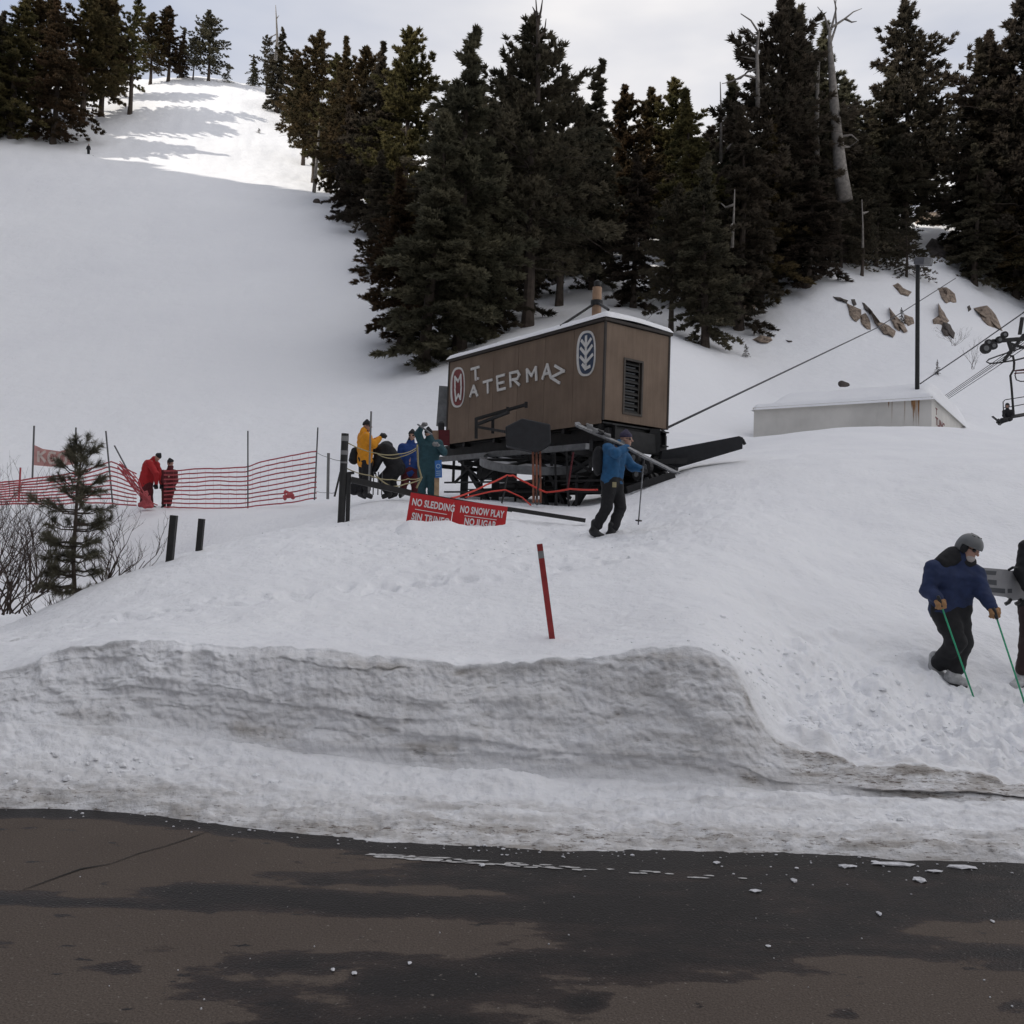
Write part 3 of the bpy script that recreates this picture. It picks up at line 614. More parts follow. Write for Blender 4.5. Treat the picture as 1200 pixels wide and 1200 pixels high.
def siding():
    m = mat('brown_siding', (.175, .124, .088), .85, scale=1.3, var=.10, col2=(.205, .148, .108)); t = m.node_tree; N = t.nodes.new
    c = N('ShaderNodeTexCoord'); mp_ = N('ShaderNodeMapping'); mp_.inputs['Scale'].default_value = (9, 9, .6)
    n = N('ShaderNodeTexNoise'); n.inputs['Scale'].default_value = 2.2; n.inputs['Detail'].default_value = 4
    t.links.new(c.outputs['Object'], mp_.inputs['Vector']); t.links.new(mp_.outputs['Vector'], n.inputs['Vector'])
    b = N('ShaderNodeBump'); b.inputs['Strength'].default_value = .5; b.inputs['Distance'].default_value = .01
    t.links.new(n.outputs['Fac'], b.inputs['Height']); t.links.new(b.outputs['Normal'], t.nodes['Principled BSDF'].inputs['Normal'])
    mp2 = N('ShaderNodeMapping'); mp2.inputs['Scale'].default_value = (5, 5, .35); n3 = N('ShaderNodeTexNoise'); n3.inputs['Scale'].default_value = 1.6; n3.inputs['Detail'].default_value = 7; n3.inputs['Roughness'].default_value = .7
    t.links.new(c.outputs['Object'], mp2.inputs['Vector']); t.links.new(mp2.outputs['Vector'], n3.inputs['Vector'])
    rg = N('ShaderNodeMapRange'); rg.inputs['From Min'].default_value = .3; rg.inputs['From Max'].default_value = .7; rg.inputs['To Min'].default_value = .84; rg.inputs['To Max'].default_value = 1.10; t.links.new(n3.outputs['Fac'], rg.inputs['Value'])
    pb = t.nodes['Principled BSDF']; src = pb.inputs['Base Color'].links[0].from_socket; mm = N('ShaderNodeMix'); mm.data_type = 'RGBA'; mm.blend_type = 'MULTIPLY'; mm.inputs['Factor'].default_value = 1
    t.links.new(src, mm.inputs['A']); t.links.new(rg.outputs['Result'], mm.inputs['B']); t.links.new(mm.outputs['Result'], pb.inputs['Base Color']); return m
M_SIDE = siding()
M_TRIM = mat('dark_trim', (.045, .038, .034), .8)
M_WHITE = mat('white_paint', (.62, .61, .59), .6, scale=9, var=.1)
M_NAVYP = mat('navy_paint', (.035, .055, .10), .6); M_REDP = mat('red_paint', (.17, .035, .035), .6)
M_SIGNR = mat('red_sign', (.50, .018, .022), .45, var=.08); M_SIGNW = mat('sign_white', (.74, .72, .72), .6, var=.04)
M_BLUES = mat('blue_sign', (.03, .13, .38), .5); M_WOOD = mat('post_wood', (.32, .22, .13), .85, scale=5, var=.3)
M_ORNET = mat('red_netting', (.40, .07, .08), .7, var=.2, scale=3); M_PINK = mat('pink_banner', (.55, .30, .28), .8, var=.1)
M_PINKL = mat('banner_letters', (.60, .50, .46), .8)
M_POLEG = mat('grey_pole', (.10, .10, .105), .6); M_POLEK = mat('black_post', (.018, .018, .018), .7, var=.3)
M_ROPEY = mat('tan_rope', (.30, .26, .15), .85); M_ROPER = mat('red_rope', (.55, .05, .035), .8)
M_CONC = mat('bunker_paint', (.62, .60, .56), .85, scale=.5, var=.12, bump=.3, bscale=20)
M_RUST = mat('rust_stain', (.28, .15, .07), .9, scale=3, var=.4)
M_CABLE = mat('cable', (.035, .035, .04), .6)
M_BLACK = mat('black_cloth', (.010, .010, .012), .85, scale=20, var=.3); M_BLACKP = mat('black_plastic', (.012, .012, .013), .4)
M_SKIN = mat('skin', (.42, .25, .19), .6, var=.08); M_LENS = mat('dark_lens', (.008, .008, .01), .15)
M_HELMG = mat('grey_helmet', (.13, .135, .14), .45, var=.06)
M_NAVY = mat('navy_cloth', (.017, .030, .085), .85, scale=12, var=.2); M_BLUEJ = mat('blue_cloth', (.012, .085, .20), .8, scale=12, var=.2)
M_YELL = mat('yellow_cloth', (.72, .29, .012), .8, scale=12, var=.1); M_TEAL = mat('teal_cloth', (.018, .060, .075), .85, scale=12, var=.2)
M_ROYAL = mat('royal_blue_cloth', (.012, .045, .19), .85, scale=12, var=.2); M_MARO = mat('maroon_cloth', (.085, .010, .014), .85, scale=12, var=.2)
M_REDJ = mat('red_cloth', (.36, .012, .016), .8, scale=12, var=.15); M_GREEN = mat('green_pole', (.02, .34, .17), .4)
M_BOOTW = mat('white_boot', (.42, .42, .42), .5, var=.3, scale=25); M_GREYC = mat('grey_cloth', (.20, .20, .20), .8)
M_BEARD = mat('grey_hair', (.42, .38, .36), .9); M_GLOVT = mat('tan_glove', (.33, .18, .08), .8); M_STAKE = mat('red_stake', (.27, .022, .022), .6, var=.2, scale=12)
M_SKIG = mat('ski_top', (.17, .175, .185), .45, var=.5, scale=14); M_BOARD = mat('board_top', (.30, .30, .31), .5, var=.15, scale=5); M_BOARDD = mat('board_graphic', (.075, .08, .09), .5)

def leafy(m, w=.4):
    t = m.node_tree; b = t.nodes['Principled BSDF']; out = t.nodes['Material Output']; tr = t.nodes.new('ShaderNodeBsdfTranslucent'); mxs = t.nodes.new('ShaderNodeMixShader'); mxs.inputs['Fac'].default_value = w
    t.links.new(b.inputs['Base Color'].links[0].from_socket, tr.inputs['Color']); t.links.new(b.outputs[0], mxs.inputs[1]); t.links.new(tr.outputs[0], mxs.inputs[2]); t.links.new(mxs.outputs[0], out.inputs['Surface'])
leafy(M_NEED); leafy(M_NEEDD)
# ------------------------------------------------------------------ trees
def crown_geo(seed, H, Rm, style):
    r = np.random.default_rng(seed)
    if style == 'fir': nb, h0, k, cl, nbl = 200, .05, .85, 18, 21
    elif style == 'pine': nb, h0, k, cl, nbl = 160, .18, .6, 17, 23
    elif style == 'open': nb, h0, k, cl, nbl = 90, .25, .6, 14, 24
    elif style == 'small': nb, h0, k, cl, nbl = 90, .05, .9, 10, 12
    u = (np.arange(nb) + r.random(nb)) / nb
    h = h0 + (1 - h0) * u ** (.85)
    s = (h - h0) / (1 - h0)
    if style in ('fir', 'small'): prof = (1 - s) ** k * (.8 + .35 * np.minimum(s * 6, 1))
    else: prof = np.sin(np.pi * np.clip(s * .80 + .2, 0, 1)) ** .65 * (1 - .35 * s)
    lob = 1 + .42 * vnoise(s * 12, 0 * s, 0, seed) + .30 * r.standard_normal(nb)
    az = r.random(nb) * 2 * np.pi
    side = 1 + .22 * np.cos(az - r.random() * 6.28) * np.cos(s * 5 + seed)
    L = np.clip(Rm * prof * lob * side, .12 * Rm * .6, 1.5 * Rm)
    inc = np.where(style in ('fir', 'small'), -.30 + .75 * s, -.05 + .6 * s) + .16 * r.standard_normal(nb)
    tips = []; CEN = []; DIR = []; SZ = []
    mbb = MB()
    base = H * h; lean = .02 * H * np.stack([np.sin(h * 3 + seed), np.cos(h * 4 + seed)], -1)
    for i in range(nb):
        d = np.array([math.cos(az[i]) * math.cos(inc[i]), math.sin(az[i]) * math.cos(inc[i]), math.sin(inc[i])])
        o = np.array([lean[i, 0], lean[i, 1], base[i]]); m = max(4, int(cl * L[i] / Rm + 3))
        t = .22 + .8 * (np.arange(m) + r.random(m)) / m; t = np.minimum(t, 1.02)
        droop = -.18 * L[i] * t ** 2 * (1 if style in ('fir', 'small') else -.6)
        wid = .34 * L[i] * np.sin(np.pi * np.clip(t, .05, .95)) * (r.random(m) - .5) * 1.6
        sd = np.array([-math.sin(az[i]), math.cos(az[i]), 0])
        c = o + d * (L[i] * t)[:, None] + sd * wid[:, None]; c[:, 2] += droop + .10 * r.standard_normal(m) * L[i] * .3
        CEN.append(c); DIR.append(np.repeat((d + sd * .0)[None], m, 0) + sd * (wid / (L[i] + 1e-6))[:, None] * 1.5); SZ.append(np.full(m, .6 + .4 * L[i] / Rm))
        if i % 2 == 0 or L[i] > .7 * Rm:
            q = o + d * L[i] * .5; q2 = o + d * L[i] * .95; q2[2] += -.16 * L[i]
            mbb.tube([o, q, q2], [.035 * H / 20 * 1.4, .025 * H / 20, .008], 3, cap=False)
    C = np.concatenate(CEN); D = np.concatenate(DIR); S = np.concatenate(SZ); n = len(C)
    bl = (.052 * H ** .35 * 1.15) * (.6 if style == 'small' else 1); 
    C = np.repeat(C, nbl, 0); D = np.repeat(D, nbl, 0); S = np.repeat(S, nbl)
    N_ = len(C); rd = r.standard_normal((N_, 3)); rd /= np.linalg.norm(rd, axis=1)[:, None]
    D = D / np.linalg.norm(D, axis=1)[:, None]
    dd = rd * .75 + D * .65 + np.array([0, 0, .12]); dd /= np.linalg.norm(dd, axis=1)[:, None]
    ln = bl * (.6 + .9 * r.random(N_)) * (.6 + .5 * S) * 1.7
    sdv = np.cross(dd, r.standard_normal((N_, 3))); sdv /= np.linalg.norm(sdv, axis=1)[:, None]
    w = ln * (.16 + .12 * r.random(N_))
    C = C + rd * (bl * (.5 + .6 * r.random(N_)))[:, None]
    a = C - dd * (ln * .35)[:, None]; b = C + dd * (ln * .65)[:, None]
    V = np.stack([a + sdv * w[:, None], a - sdv * w[:, None], b], 1).reshape(-1, 3)
    F = np.arange(len(V)).reshape(-1, 3)
    return V, F, mbb
def trunk_geo(seed, H, r0, mbb=None, n=9):
    mb = mbb or MB(); m = 14; t = np.linspace(0, 1, m)
    pts = [(.02 * H * math.sin(a * 3 + seed) * a - 0, .02 * H * math.cos(a * 4 + seed) * a, H * a * .985 - (.6 if a == 0 else 0)) for a in t]
    mb.tube(pts, [r0 * (1.25 if a == 0 else 1) * (1 - .93 * a) for a in t], n); return mb
PROTO = {}
def proto(kind, seed, H, Rm, style, m=None, r0=None):
    V, F, mbb = crown_geo(seed, H, Rm, style)
    me = bpy.data.meshes.new('crown'); me.from_pydata(V.tolist(), [], F.tolist()); me.materials.append(m or M_NEED); me.update()
    mb = trunk_geo(seed, H, r0 or H * .017, mbb)
    mt = bpy.data.meshes.new('trunk'); mt.from_pydata(mb.V, [], mb.F); mt.materials.append(M_BARK); mt.update()
    PROTO[kind] = (me, mt, H)
proto('fir_a', 1, 26, 3.6, 'fir', M_NEEDD); proto('fir_b', 2, 26, 4.1, 'fir'); proto('fir_c', 3, 25, 3.2, 'fir', M_NEEDD)
proto('pine_a', 4, 26, 4.0, 'pine'); proto('pine_b', 5, 24, 4.6, 'pine', M_NEEDD); proto('pine_c', 6, 26, 3.3, 'pine')
proto('open_a', 7, 24, 3.6, 'open'); proto('open_b', 8, 22, 4.2, 'open', M_NEEDD)
proto('small_a', 9, 6, 1.6, 'small', M_NEEDD, .10); proto('small_b', 10, 6, 1.3, 'small', M_NEEDD, .09)
TN = 0
def tree(kind, px, top, d, label, name='pine_tree', wide=1.0, group=None, sink=0.3, cat='tree'):
    global TN; TN += 1
    me, mt, H0 = PROTO[kind]; p = gat(px, d); h = max(topz(px, top, d) - p[2], 1.0); s = h / H0
    r_ = random.Random(TN * 13)
    t = thing(name, label, cat, p - np.array([0, 0, sink * min(s, 1)]), group)
    t.rotation_euler = (r_.uniform(-.02, .02), r_.uniform(-.02, .02), r_.uniform(0, 6.28)); t.scale = (s * wide, s * wide, s)
    for nm, m in (('trunk', mt), ('crown', me)):
        o = bpy.data.objects.new(nm, m); COL.objects.link(o); o.parent = t
    return t

T = tree
# left stand beside the top of the run
T('fir_b', 14, -22, 150, 'tall dark pine at the left photo edge, frontmost of the stand above the run', wide=1.5)
T('fir_b', 62, -16, 150, 'broad dark fir hanging over the run edge, right of the leftmost pine', name='fir_tree', wide=1.15)
T('fir_a', -22, -20, 150, 'dark fir half cut off by the left photo edge', name='fir_tree', wide=1.5)
T('pine_a', 42, -26, 160, 'olive pine standing behind the two frontmost trees of the left stand', wide=1.5)
T('pine_a', 96, -18, 163, 'sunlit olive pine rising just right of the broad dark fir', wide=1.35)
T('pine_c', 118, -14, 170, 'slim sunlit pine between the broad fir and the bare-trunked tree', wide=1.3)
T('open_a', 152, -12, 172, 'thin pine with a bare leaning trunk at the top left of the run', wide=1.1)
T('pine_c', 133, -10, 182, 'olive pine behind the bare-trunked tree on the left skyline', wide=1.3)
T('pine_a', 176, 12, 196, 'rounded olive pine on the ridge, left of the double-topped one', wide=1.35)
T('pine_c', 197, 4, 198, 'tallest rounded pine in the middle of the ridge clump', wide=1.35)
T('fir_c', 213, 30, 203, 'dark narrow fir squeezed in the ridge clump', name='fir_tree', wide=1.1)
T('open_b', 226, 42, 201, 'short dark tree just left of the lone ridge pine', wide=1.1)
T('pine_b', 244, 9, 200, 'lone wide pine with drooping right-hand branches on the ridge skyline', wide=1.3)
T('small_b', 266, 74, 203, 'short fir at the foot of the lone ridge pine', name='fir_tree', wide=1.2)
T('fir_c', 2, 10, 158, 'dark fir filling the gap at the far left behind the frontmost pine', name='fir_tree', wide=1.4)
# trees along the right edge of the run
T('fir_a', 296, 62, 206, 'small dark fir starting the tree line right of the ridge', name='fir_tree', wide=1.3)
T('open_b', 312, 40, 200, 'dark tree beside the spiky dead top at the head of the run', wide=1.1)
T('fir_c', 324, 28, 186, 'dark fir wrapped round the spiky dead top', name='fir_tree', wide=1.2)
T('pine_a', 343, 60, 176, 'olive pine just right of the spiky dead top', wide=1.2)
T('pine_c', 355, 75, 160, 'sunlit pine above the pale bare trunk beside the run', wide=1.2)
T('pine_a', 368, 28, 148, 'tall sunlit olive pine, first tall one at the right edge of the run', wide=1.15)
T('pine_c', 386, 60, 140, 'slim olive pine behind the first tall sunlit pine', wide=1.2)
T('fir_b', 400, 34, 132, 'sunlit fir second from the run edge, brown green all over', name='fir_tree', wide=1.1)
T('pine_a', 418, 50, 124, 'sunlit pine in the middle of the olive trees left of the dark stand', wide=1.2)
T('fir_a', 407, 120, 118, 'low dark fir on the shaded edge of the run', name='fir_tree', wide=1.3)
T('fir_a', 435, 44, 112, 'dark fir standing among the olive pines with its foot in shade', name='fir_tree', wide=1.2)
T('pine_c', 452, 62, 118, 'olive pine filling in behind the dark fir', wide=1.3)
T('pine_a', 474, 27, 108, 'tall light olive pine directly left of the huge dark fir', wide=1.2)
T('fir_a', 445, 170, 96, 'shaded fir at the run edge below the olive pines', name='fir_tree', wide=1.5)
T('small_a', 303, 154, 172, 'tiny round fir alone on the right side of the run', name='fir_tree', wide=1.6)
# huge dark trees behind the lift house
T('fir_a', 538, 12, 66, 'huge dark fir with a bushy top, left of the lift house', name='fir_tree', wide=1.25)
T('fir_c', 497, 120, 63, 'shaded fir with its trunk showing at the left front of the dark stand', name='fir_tree', wide=1.5)
T('fir_b', 470, 190, 72, 'low spreading dark fir leaning out over the run', name='fir_tree', wide=1.5)
T('pine_b', 618, 2, 71, 'very tall dark pine with a thin spiky top, above the lift house sign', wide=1.15)
T('fir_a', 585, 60, 78, 'dark fir between the bushy-topped fir and the spiky-topped pine', name='fir_tree', wide=1.4)
T('fir_a', 575, 210, 70, 'shaded lower fir directly behind the left end of the lift house', name='fir_tree', wide=1.6)
T('pine_b', 655, 75, 84, 'pine with loose dark branches reaching right of the spiky top', wide=1.0)
T('fir_a', 695, 60, 92, 'narrow dark fir rising over the lift house roof mast', name='fir_tree', wide=1.2)
T('fir_c', 672, 130, 100, 'dark fir just left of the narrow one over the roof mast', name='fir_tree', wide=1.5)
T('pine_c', 733, 96, 108, 'slim pine in the dip of the skyline right of the roof mast', wide=1.1)
T('fir_a', 742, 175, 82, 'shaded fir standing on the snow behind the right of the roof mast', name='fir_tree', wide=1.3)
T('pine_c', 757, 98, 118, 'sunlit pine, left one of the olive pair in the skyline dip', wide=1.2)
T('pine_a', 780, 88, 116, 'sunlit pine, taller right one of the olive pair in the skyline dip', wide=1.2)
T('pine_b', 786, 210, 72, 'dark tree with a bare lower trunk just right of the lift house', wide=1.1)
T('fir_b', 808, 97, 84, 'cone-shaped brown green fir above the right end of the lift house', name='fir_tree', wide=1.25)
T('fir_a', 826, 170, 70, 'dark fir with a curved trunk right of the lift house', name='fir_tree', wide=1.3)
T('fir_c', 848, 82, 96, 'dark fir beside the grey broken snag tops', name='fir_tree', wide=1.3)
T('fir_a', 866, 120, 78, 'dark fir above the large brown boulder', name='fir_tree', wide=1.35)
# stand on the rocky hill
T('pine_b', 905, -22, 86, 'tall dark pine at the left of the rocky hill stand', wide=1.15)
T('fir_a', 932, -8, 92, 'dark fir close behind the tall left pine of the hill stand', name='fir_tree', wide=1.3)
T('fir_a', 958, 15, 99, 'dark fir behind the big pale snag', name='fir_tree', wide=1.3)
T('fir_b', 890, 130, 84, 'low fir in front of the tall left pine of the hill stand', name='fir_tree', wide=1.5)
T('fir_a', 945, 150, 84, 'dark fir on the hill crest below the pale snag', name='fir_tree', wide=1.7)
T('fir_a', 988, 120, 94, 'dark fir right of the pale snag', name='fir_tree', wide=1.6)
T('pine_b', 1060, -8, 98, 'broad dark pine with a full round top, tallest right of the pale snag', wide=1.08)
T('fir_c', 1035, 70, 97, 'dark fir tucked under the left of the broad round pine', name='fir_tree', wide=1.6)
T('fir_a', 1080, 90, 124, 'dark fir tucked under the right of the broad round pine', name='fir_tree', wide=1.5)
T('small_a', 985, 205, 89, 'young fir on the hill crest under the pale snag', name='fir_tree', wide=1.4)
T('open_b', 1010, 225, 87, 'young thin tree with a pale bare stem on the hill crest', wide=1.2)
T('small_b', 1027, 215, 92, 'young dark fir just right of the pale bare stem', name='fir_tree', wide=1.6)
T('small_a', 1062, 240, 89, 'small layered fir on the crest left of the snow-capped rock', name='fir_tree', wide=1.3)
T('fir_a', 1135, 40, 97, 'tall dark fir, left of the double tops at the right side', name='fir_tree', wide=1.2)
T('fir_c', 1157, 30, 98, 'tall dark fir forming the middle of the right-hand double tops', name='fir_tree', wide=1.3)
T('fir_a', 1178, 42, 99, 'dark fir just right of the right-hand double tops', name='fir_tree', wide=1.3)
T('pine_b', 1206, -20, 97, 'dark pine with long level branches at the right photo edge', wide=1.2)
T('fir_a', 1142, 165, 93, 'bushy low fir to the right of the lamp post top', name='fir_tree', wide=1.3)
T('fir_b', 1190, 160, 95, 'shaded fir with snow showing under it near the right edge', name='fir_tree', wide=1.3)
T('fir_a', 1240, 130, 92, 'dark fir cut by the right photo edge', name='fir_tree', wide=1.5)
# seen on the open hill
T('small_a', 874, 410, 70, 'tiny lone fir on open snow left of the white bunker', name='fir_sapling', wide=1.1, sink=.05)
T('small_b', 1056, 360, 78, 'tiny fir growing among the rocks behind the lamp post', name='fir_sapling', wide=1.1, sink=.05)
T('small_b', 1098, 421, 66, 'spindly sapling poking out of the snow right of the lamp post', name='fir_sapling', wide=.8, sink=.05)
# deeper trees closing the stand
back = [(440, 100, 128), (510, 110, 92), (560, 95, 100), (600, 90, 104), (640, 130, 108), (690, 140, 118), (715, 150, 112), (745, 150, 128), (770, 150, 124), (800, 160, 106), (835, 140, 112), (868, 130, 110), (900, 110, 112), (940, 80, 116), (985, 90, 118), (1020, 120, 114), (1150, 120, 104), (1195, 120, 104), (1240, 90, 104), (530, 200, 84), (625, 190, 90), (905, 200, 92), (965, 200, 96), (1030, 190, 100), (1165, 170, 104), (1215, 170, 100), (845, 220, 86), (480, 240, 84)]
for i, (px, top, d) in enumerate(back):
    T(('fir_a', 'fir_c', 'pine_b', 'fir_b')[i % 4], px, top, d, 'dark conifer merged into the deep shade at the back of the stand', name='conifer', wide=1.5, group='conifers lost in the shade at the back of the stand')

# dead snags
def snag(name, base_px, d, pts, label, r0=.45, branches=(), m=M_DEAD):
    """pts: pixel outline of the trunk, all at depth d; branches: lists of pixel points"""
    p0 = gat(base_px, d); t = thing(name, label, 'dead tree', p0)
    rr_ = random.Random(base_px)
    q = [at(x, y, d) for x, y in pts]; n = len(q); mb = MB(); mb.tube(q, [max(r0 * (1 - .85 * i / (n - 1)), .04) for i in range(n)], 8); mb.build('trunk', m, t, smooth=True)
    for b in branches:
        pp = [at(x, y, d + rr_.uniform(-.1, .1) + .35 * k * rr_.choice((-1, 1))) for k, (x, y) in enumerate(b)]
        mb = MB(); mb.tube(pp, [max(.13 * (1 - .8 * i / max(len(b) - 1, 1)), .03) for i in range(len(b))], 5); mb.build('branch', m, t)
    return t
snag('dead_pine', 992, 87, [(990, 235), (985, 200), (980, 150), (976, 100), (973, 60), (972, 32)], 'tall pale grey dead snag with forked bare arms among the dark hill trees', .78,
     [[(973, 40), (966, 18), (958, 8)], [(974, 35), (980, 10), (976, -6)], [(975, 32), (990, 22), (1000, 14), (1010, 10)], [(990, 22), (998, 26), (1004, 25)], [(986, 160), (998, 158), (1006, 165)], [(986, 172), (996, 172), (1004, 166)], [(974, 48), (980, 30), (979, 5), (981, -8)], [(968, 70), (962, 64), (958, 80), (957, 100)]])
snag('dead_pine', 957, 88, [(957, 205), (957, 150), (958, 100), (960, 68), (964, 62)], 'thin grey dead trunk left of the big pale snag', .30, [[(957, 145), (948, 150), (940, 156)], [(957, 100), (948, 104), (941, 108)]])
snag('dead_pine', 888, 84, [(888, 130), (888, 95), (887, 60), (889, 38), (880, 24), (868, 16)], 'bare curved grey snag with claw-like twigs left of the hill stand', .22,
     [[(888, 80), (876, 84), (868, 92), (850, 97)], [(888, 70), (878, 68), (868, 66)], [(887, 45), (876, 34), (868, 36)], [(888, 58), (878, 50), (866, 56)], [(888, 92), (872, 88), (856, 96), (846, 98)]], M_DEAD)
snag('dead_pine', 845, 88, [(845, 190), (845, 130), (844, 96)], 'short bare grey pole tree in front of the dark fir by the snag tops', .16, [[(845, 140), (862, 132), (878, 124)], [(845, 128), (838, 124)], [(852, 175), (865, 158), (874, 126)]])
snag('dead_pine', 323, 182, [(323, 70), (325, 45), (324, 25), (323, 6)], 'thin dead top spike sticking out of a dark fir at the head of the run', .35, [[(324, 40), (316, 44)], [(324, 55), (331, 50)], [(324, 22), (327, 18)]])
snag('dead_pine', 377, 138, [(368, 225), (371, 190), (375, 140), (378, 112)], 'pale slim bare trunk in the trees at the right edge of the run', .30, [[(375, 150), (382, 143)]])
snag('dead_pine', 860, 76, [(858, 290), (860, 250), (861, 222)], 'pale bare stem showing between dark firs right of the lift house', .14, [[(860, 240), (850, 243), (845, 238)], [(860, 262), (853, 268)]])
snag('dead_pine', 1010, 85, [(1011, 290), (1011, 262), (1010, 234)], 'pale thin bare stem on the hill crest under the big snag', .12, [[(1011, 250), (1018, 248)]])
snag('dead_pine', 630, 70, [(630, 120), (631, 60), (630, 30), (628, 0)], 'thin spiky bare leader rising from the very tall dark pine', .22, [[(630, 30), (634, 12), (636, -2)], [(630, 45), (638, 38), (640, 22)], [(630, 20), (624, 8)], [(630, 56), (622, 50)]], M_BARK)

# ------------------------------------------------------------------ rocks on the hill
def rock(pts, label, m=M_ROCK, thick=.9, seed=0, name='boulder', rise=.12):
    """pts: pixel outline; the stone is bedded where the snow is seen at its middle"""
    c = np.mean(pts, 0); pts = [tuple(c + (np.array(q) - c) * 1.12) for q in pts]; g, d = hit(float(c[0]), float(c[1])); rr_ = random.Random(seed)
    P = []
    for q in range(len(pts)):
        a, b = np.array(pts[q], float), np.array(pts[(q + 1) % len(pts)], float); L_ = np.linalg.norm(b - a); P += [a, (a + b) / 2 + np.array([rr_.uniform(-.06, .06), rr_.uniform(-.06, .06)]) * L_]
    D = [min(max(hit(float(x), float(y))[1], d - 2.5), d + 2.5) for x, y in P]; D = [.5 * (v + d) if abs(v - d) > 2 else v for v in D]
    w = max(np.ptp([q[0] for q in pts]), np.ptp([q[1] for q in pts])) * d / FPX
    rings = [(1.12, .9 * w * thick + .6), (1.02, .02 * w), (.96, -.16 * w * thick - .10), (.66, -.34 * w * thick - .16), (.30, -.40 * w * thick - .2)]
    V = []; F = []; n2 = len(P)
    for k, (s_, o) in enumerate(rings):
        for (q, dq) in zip(P, D):
            j = rr_.uniform(-.05, .05) * w * (k > 1); qq = c + (q - c) * (s_ + (rr_.uniform(-.08, .08) if k > 2 else 0)); V.append(at(qq[0], qq[1], (dq if k < 3 else d + (dq - d) * s_) + o + j))
    for r_ in range(len(rings) - 1):
        for k in range(n2): a = r_ * n2 + k; b = r_ * n2 + (k + 1) % n2; F.append((a, b, b + n2, a + n2))
    F.append(tuple(range((len(rings) - 1) * n2, len(rings) * n2)))
    mb = MB(); mb.add(V, F); o = mb.build(name, m, org=g); tag(o, label, 'rock', 'rocks showing through the snow'); return o
Z8 = lambda L, s=3.53, ox=860, oy=220: [(ox + x / s, oy + y / s) for x, y in L]
rock(Z8([(660, 405), (680, 396), (700, 415), (732, 430), (720, 445), (690, 440)]), 'small tan rock alone on the hill, up and left of the lamp post head', seed=1)
rock(Z8([(468, 478), (490, 490), (525, 505), (522, 535), (505, 552), (480, 525)]), 'leftmost stone of the broken rock row on the hill', seed=2)
rock(Z8([(525, 530), (545, 520), (560, 545), (565, 585), (540, 575), (524, 552)]), 'small pale stone, second in the broken rock row', seed=3)
rock(Z8([(570, 510), (600, 555), (640, 570), (664, 590), (655, 615), (620, 600), (585, 560)]), 'long slanting tan slab in the middle of the broken rock row', seed=4)
rock(Z8([(648, 505), (670, 530), (700, 560), (715, 590), (695, 602), (665, 575), (650, 545)]), 'tan slab beneath the tiny fir in the broken rock row', seed=5)
rock(Z8([(705, 525), (740, 535), (745, 560), (722, 570), (706, 558)]), 'rightmost stone of the broken rock row, beside the lamp post', seed=6)
rock(Z8([(845, 418), (880, 418), (912, 440), (922, 495), (895, 490), (862, 455)]), 'smooth pale slab standing high right of the lamp post', seed=7)
rock(Z8([(848, 490), (868, 520), (888, 550), (862, 580), (830, 575), (825, 545), (848, 530)]), 'jagged brown rock right of the lamp post with shrubs under it', seed=8)
rock(Z8([(870, 560), (895, 570), (912, 600), (908, 640), (880, 625), (860, 590)]), 'dark rock under the jagged brown one, half covered by shrubs', M_ROCKD, seed=9)
rock(Z8([(1000, 505), (1050, 500), (1080, 530), (1108, 590), (1095, 608), (1065, 590), (1030, 545)]), 'large tan slab at the right, above the chairlift arm', seed=10)
rock(Z8([(965, 492), (975, 485), (982, 503), (970, 512)]), 'very small dark stone between the two big slabs at the right', M_ROCKD, seed=11)
rock(Z8([(80, 628), (110, 612), (150, 618), (158, 630), (140, 640), (100, 638)]), 'flat tan rock lying alone on the open snow, left of the bunker', seed=12)
rock(Z8([(215, 630), (240, 632), (242, 638), (222, 638)]), 'thin sliver of rock right of the flat tan one', M_ROCKD, seed=13)
rock(Z8([(410, 450), (440, 453), (470, 465), (465, 475), (430, 462)]), 'thin dark ledge at the top left of the broken rock row', M_ROCKD, seed=14)
rock(Z8([(528, 472), (550, 488), (572, 512), (560, 518), (540, 498)]), 'narrow dark ledge above the slanting slab', M_ROCKD, seed=15)
rock(Z8([(485, 462), (500, 462), (508, 482), (495, 488)]), 'small dark stone over the leftmost stone of the row', M_ROCKD, seed=16)
rock([(842, 358), (862, 352), (880, 350), (887, 356), (876, 372), (858, 383), (845, 380)], 'large brown boulder under the trees at the left foot of the hill', seed=17)
rock([(815, 368), (832, 362), (845, 372), (842, 388), (820, 384)], 'dark brown boulder between two trunks, left of the large one', M_ROCKD, seed=18)
rock([(645, 326), (655, 322), (661, 331), (655, 336), (647, 334)], 'small grey boulder on the snow left of the roof mast', M_ROCKD, seed=19)
rock([(1074, 262), (1080, 250), (1098, 250), (1104, 262), (1102, 271), (1074, 272)], 'reddish brown rock face under a thick snow cap between the trees', seed=20)
rock([(1086, 290), (1094, 282), (1106, 286), (1116, 296), (1120, 306), (1104, 303), (1092, 300)], 'dark round boulder below the snow-capped rock', M_ROCKD, seed=21)
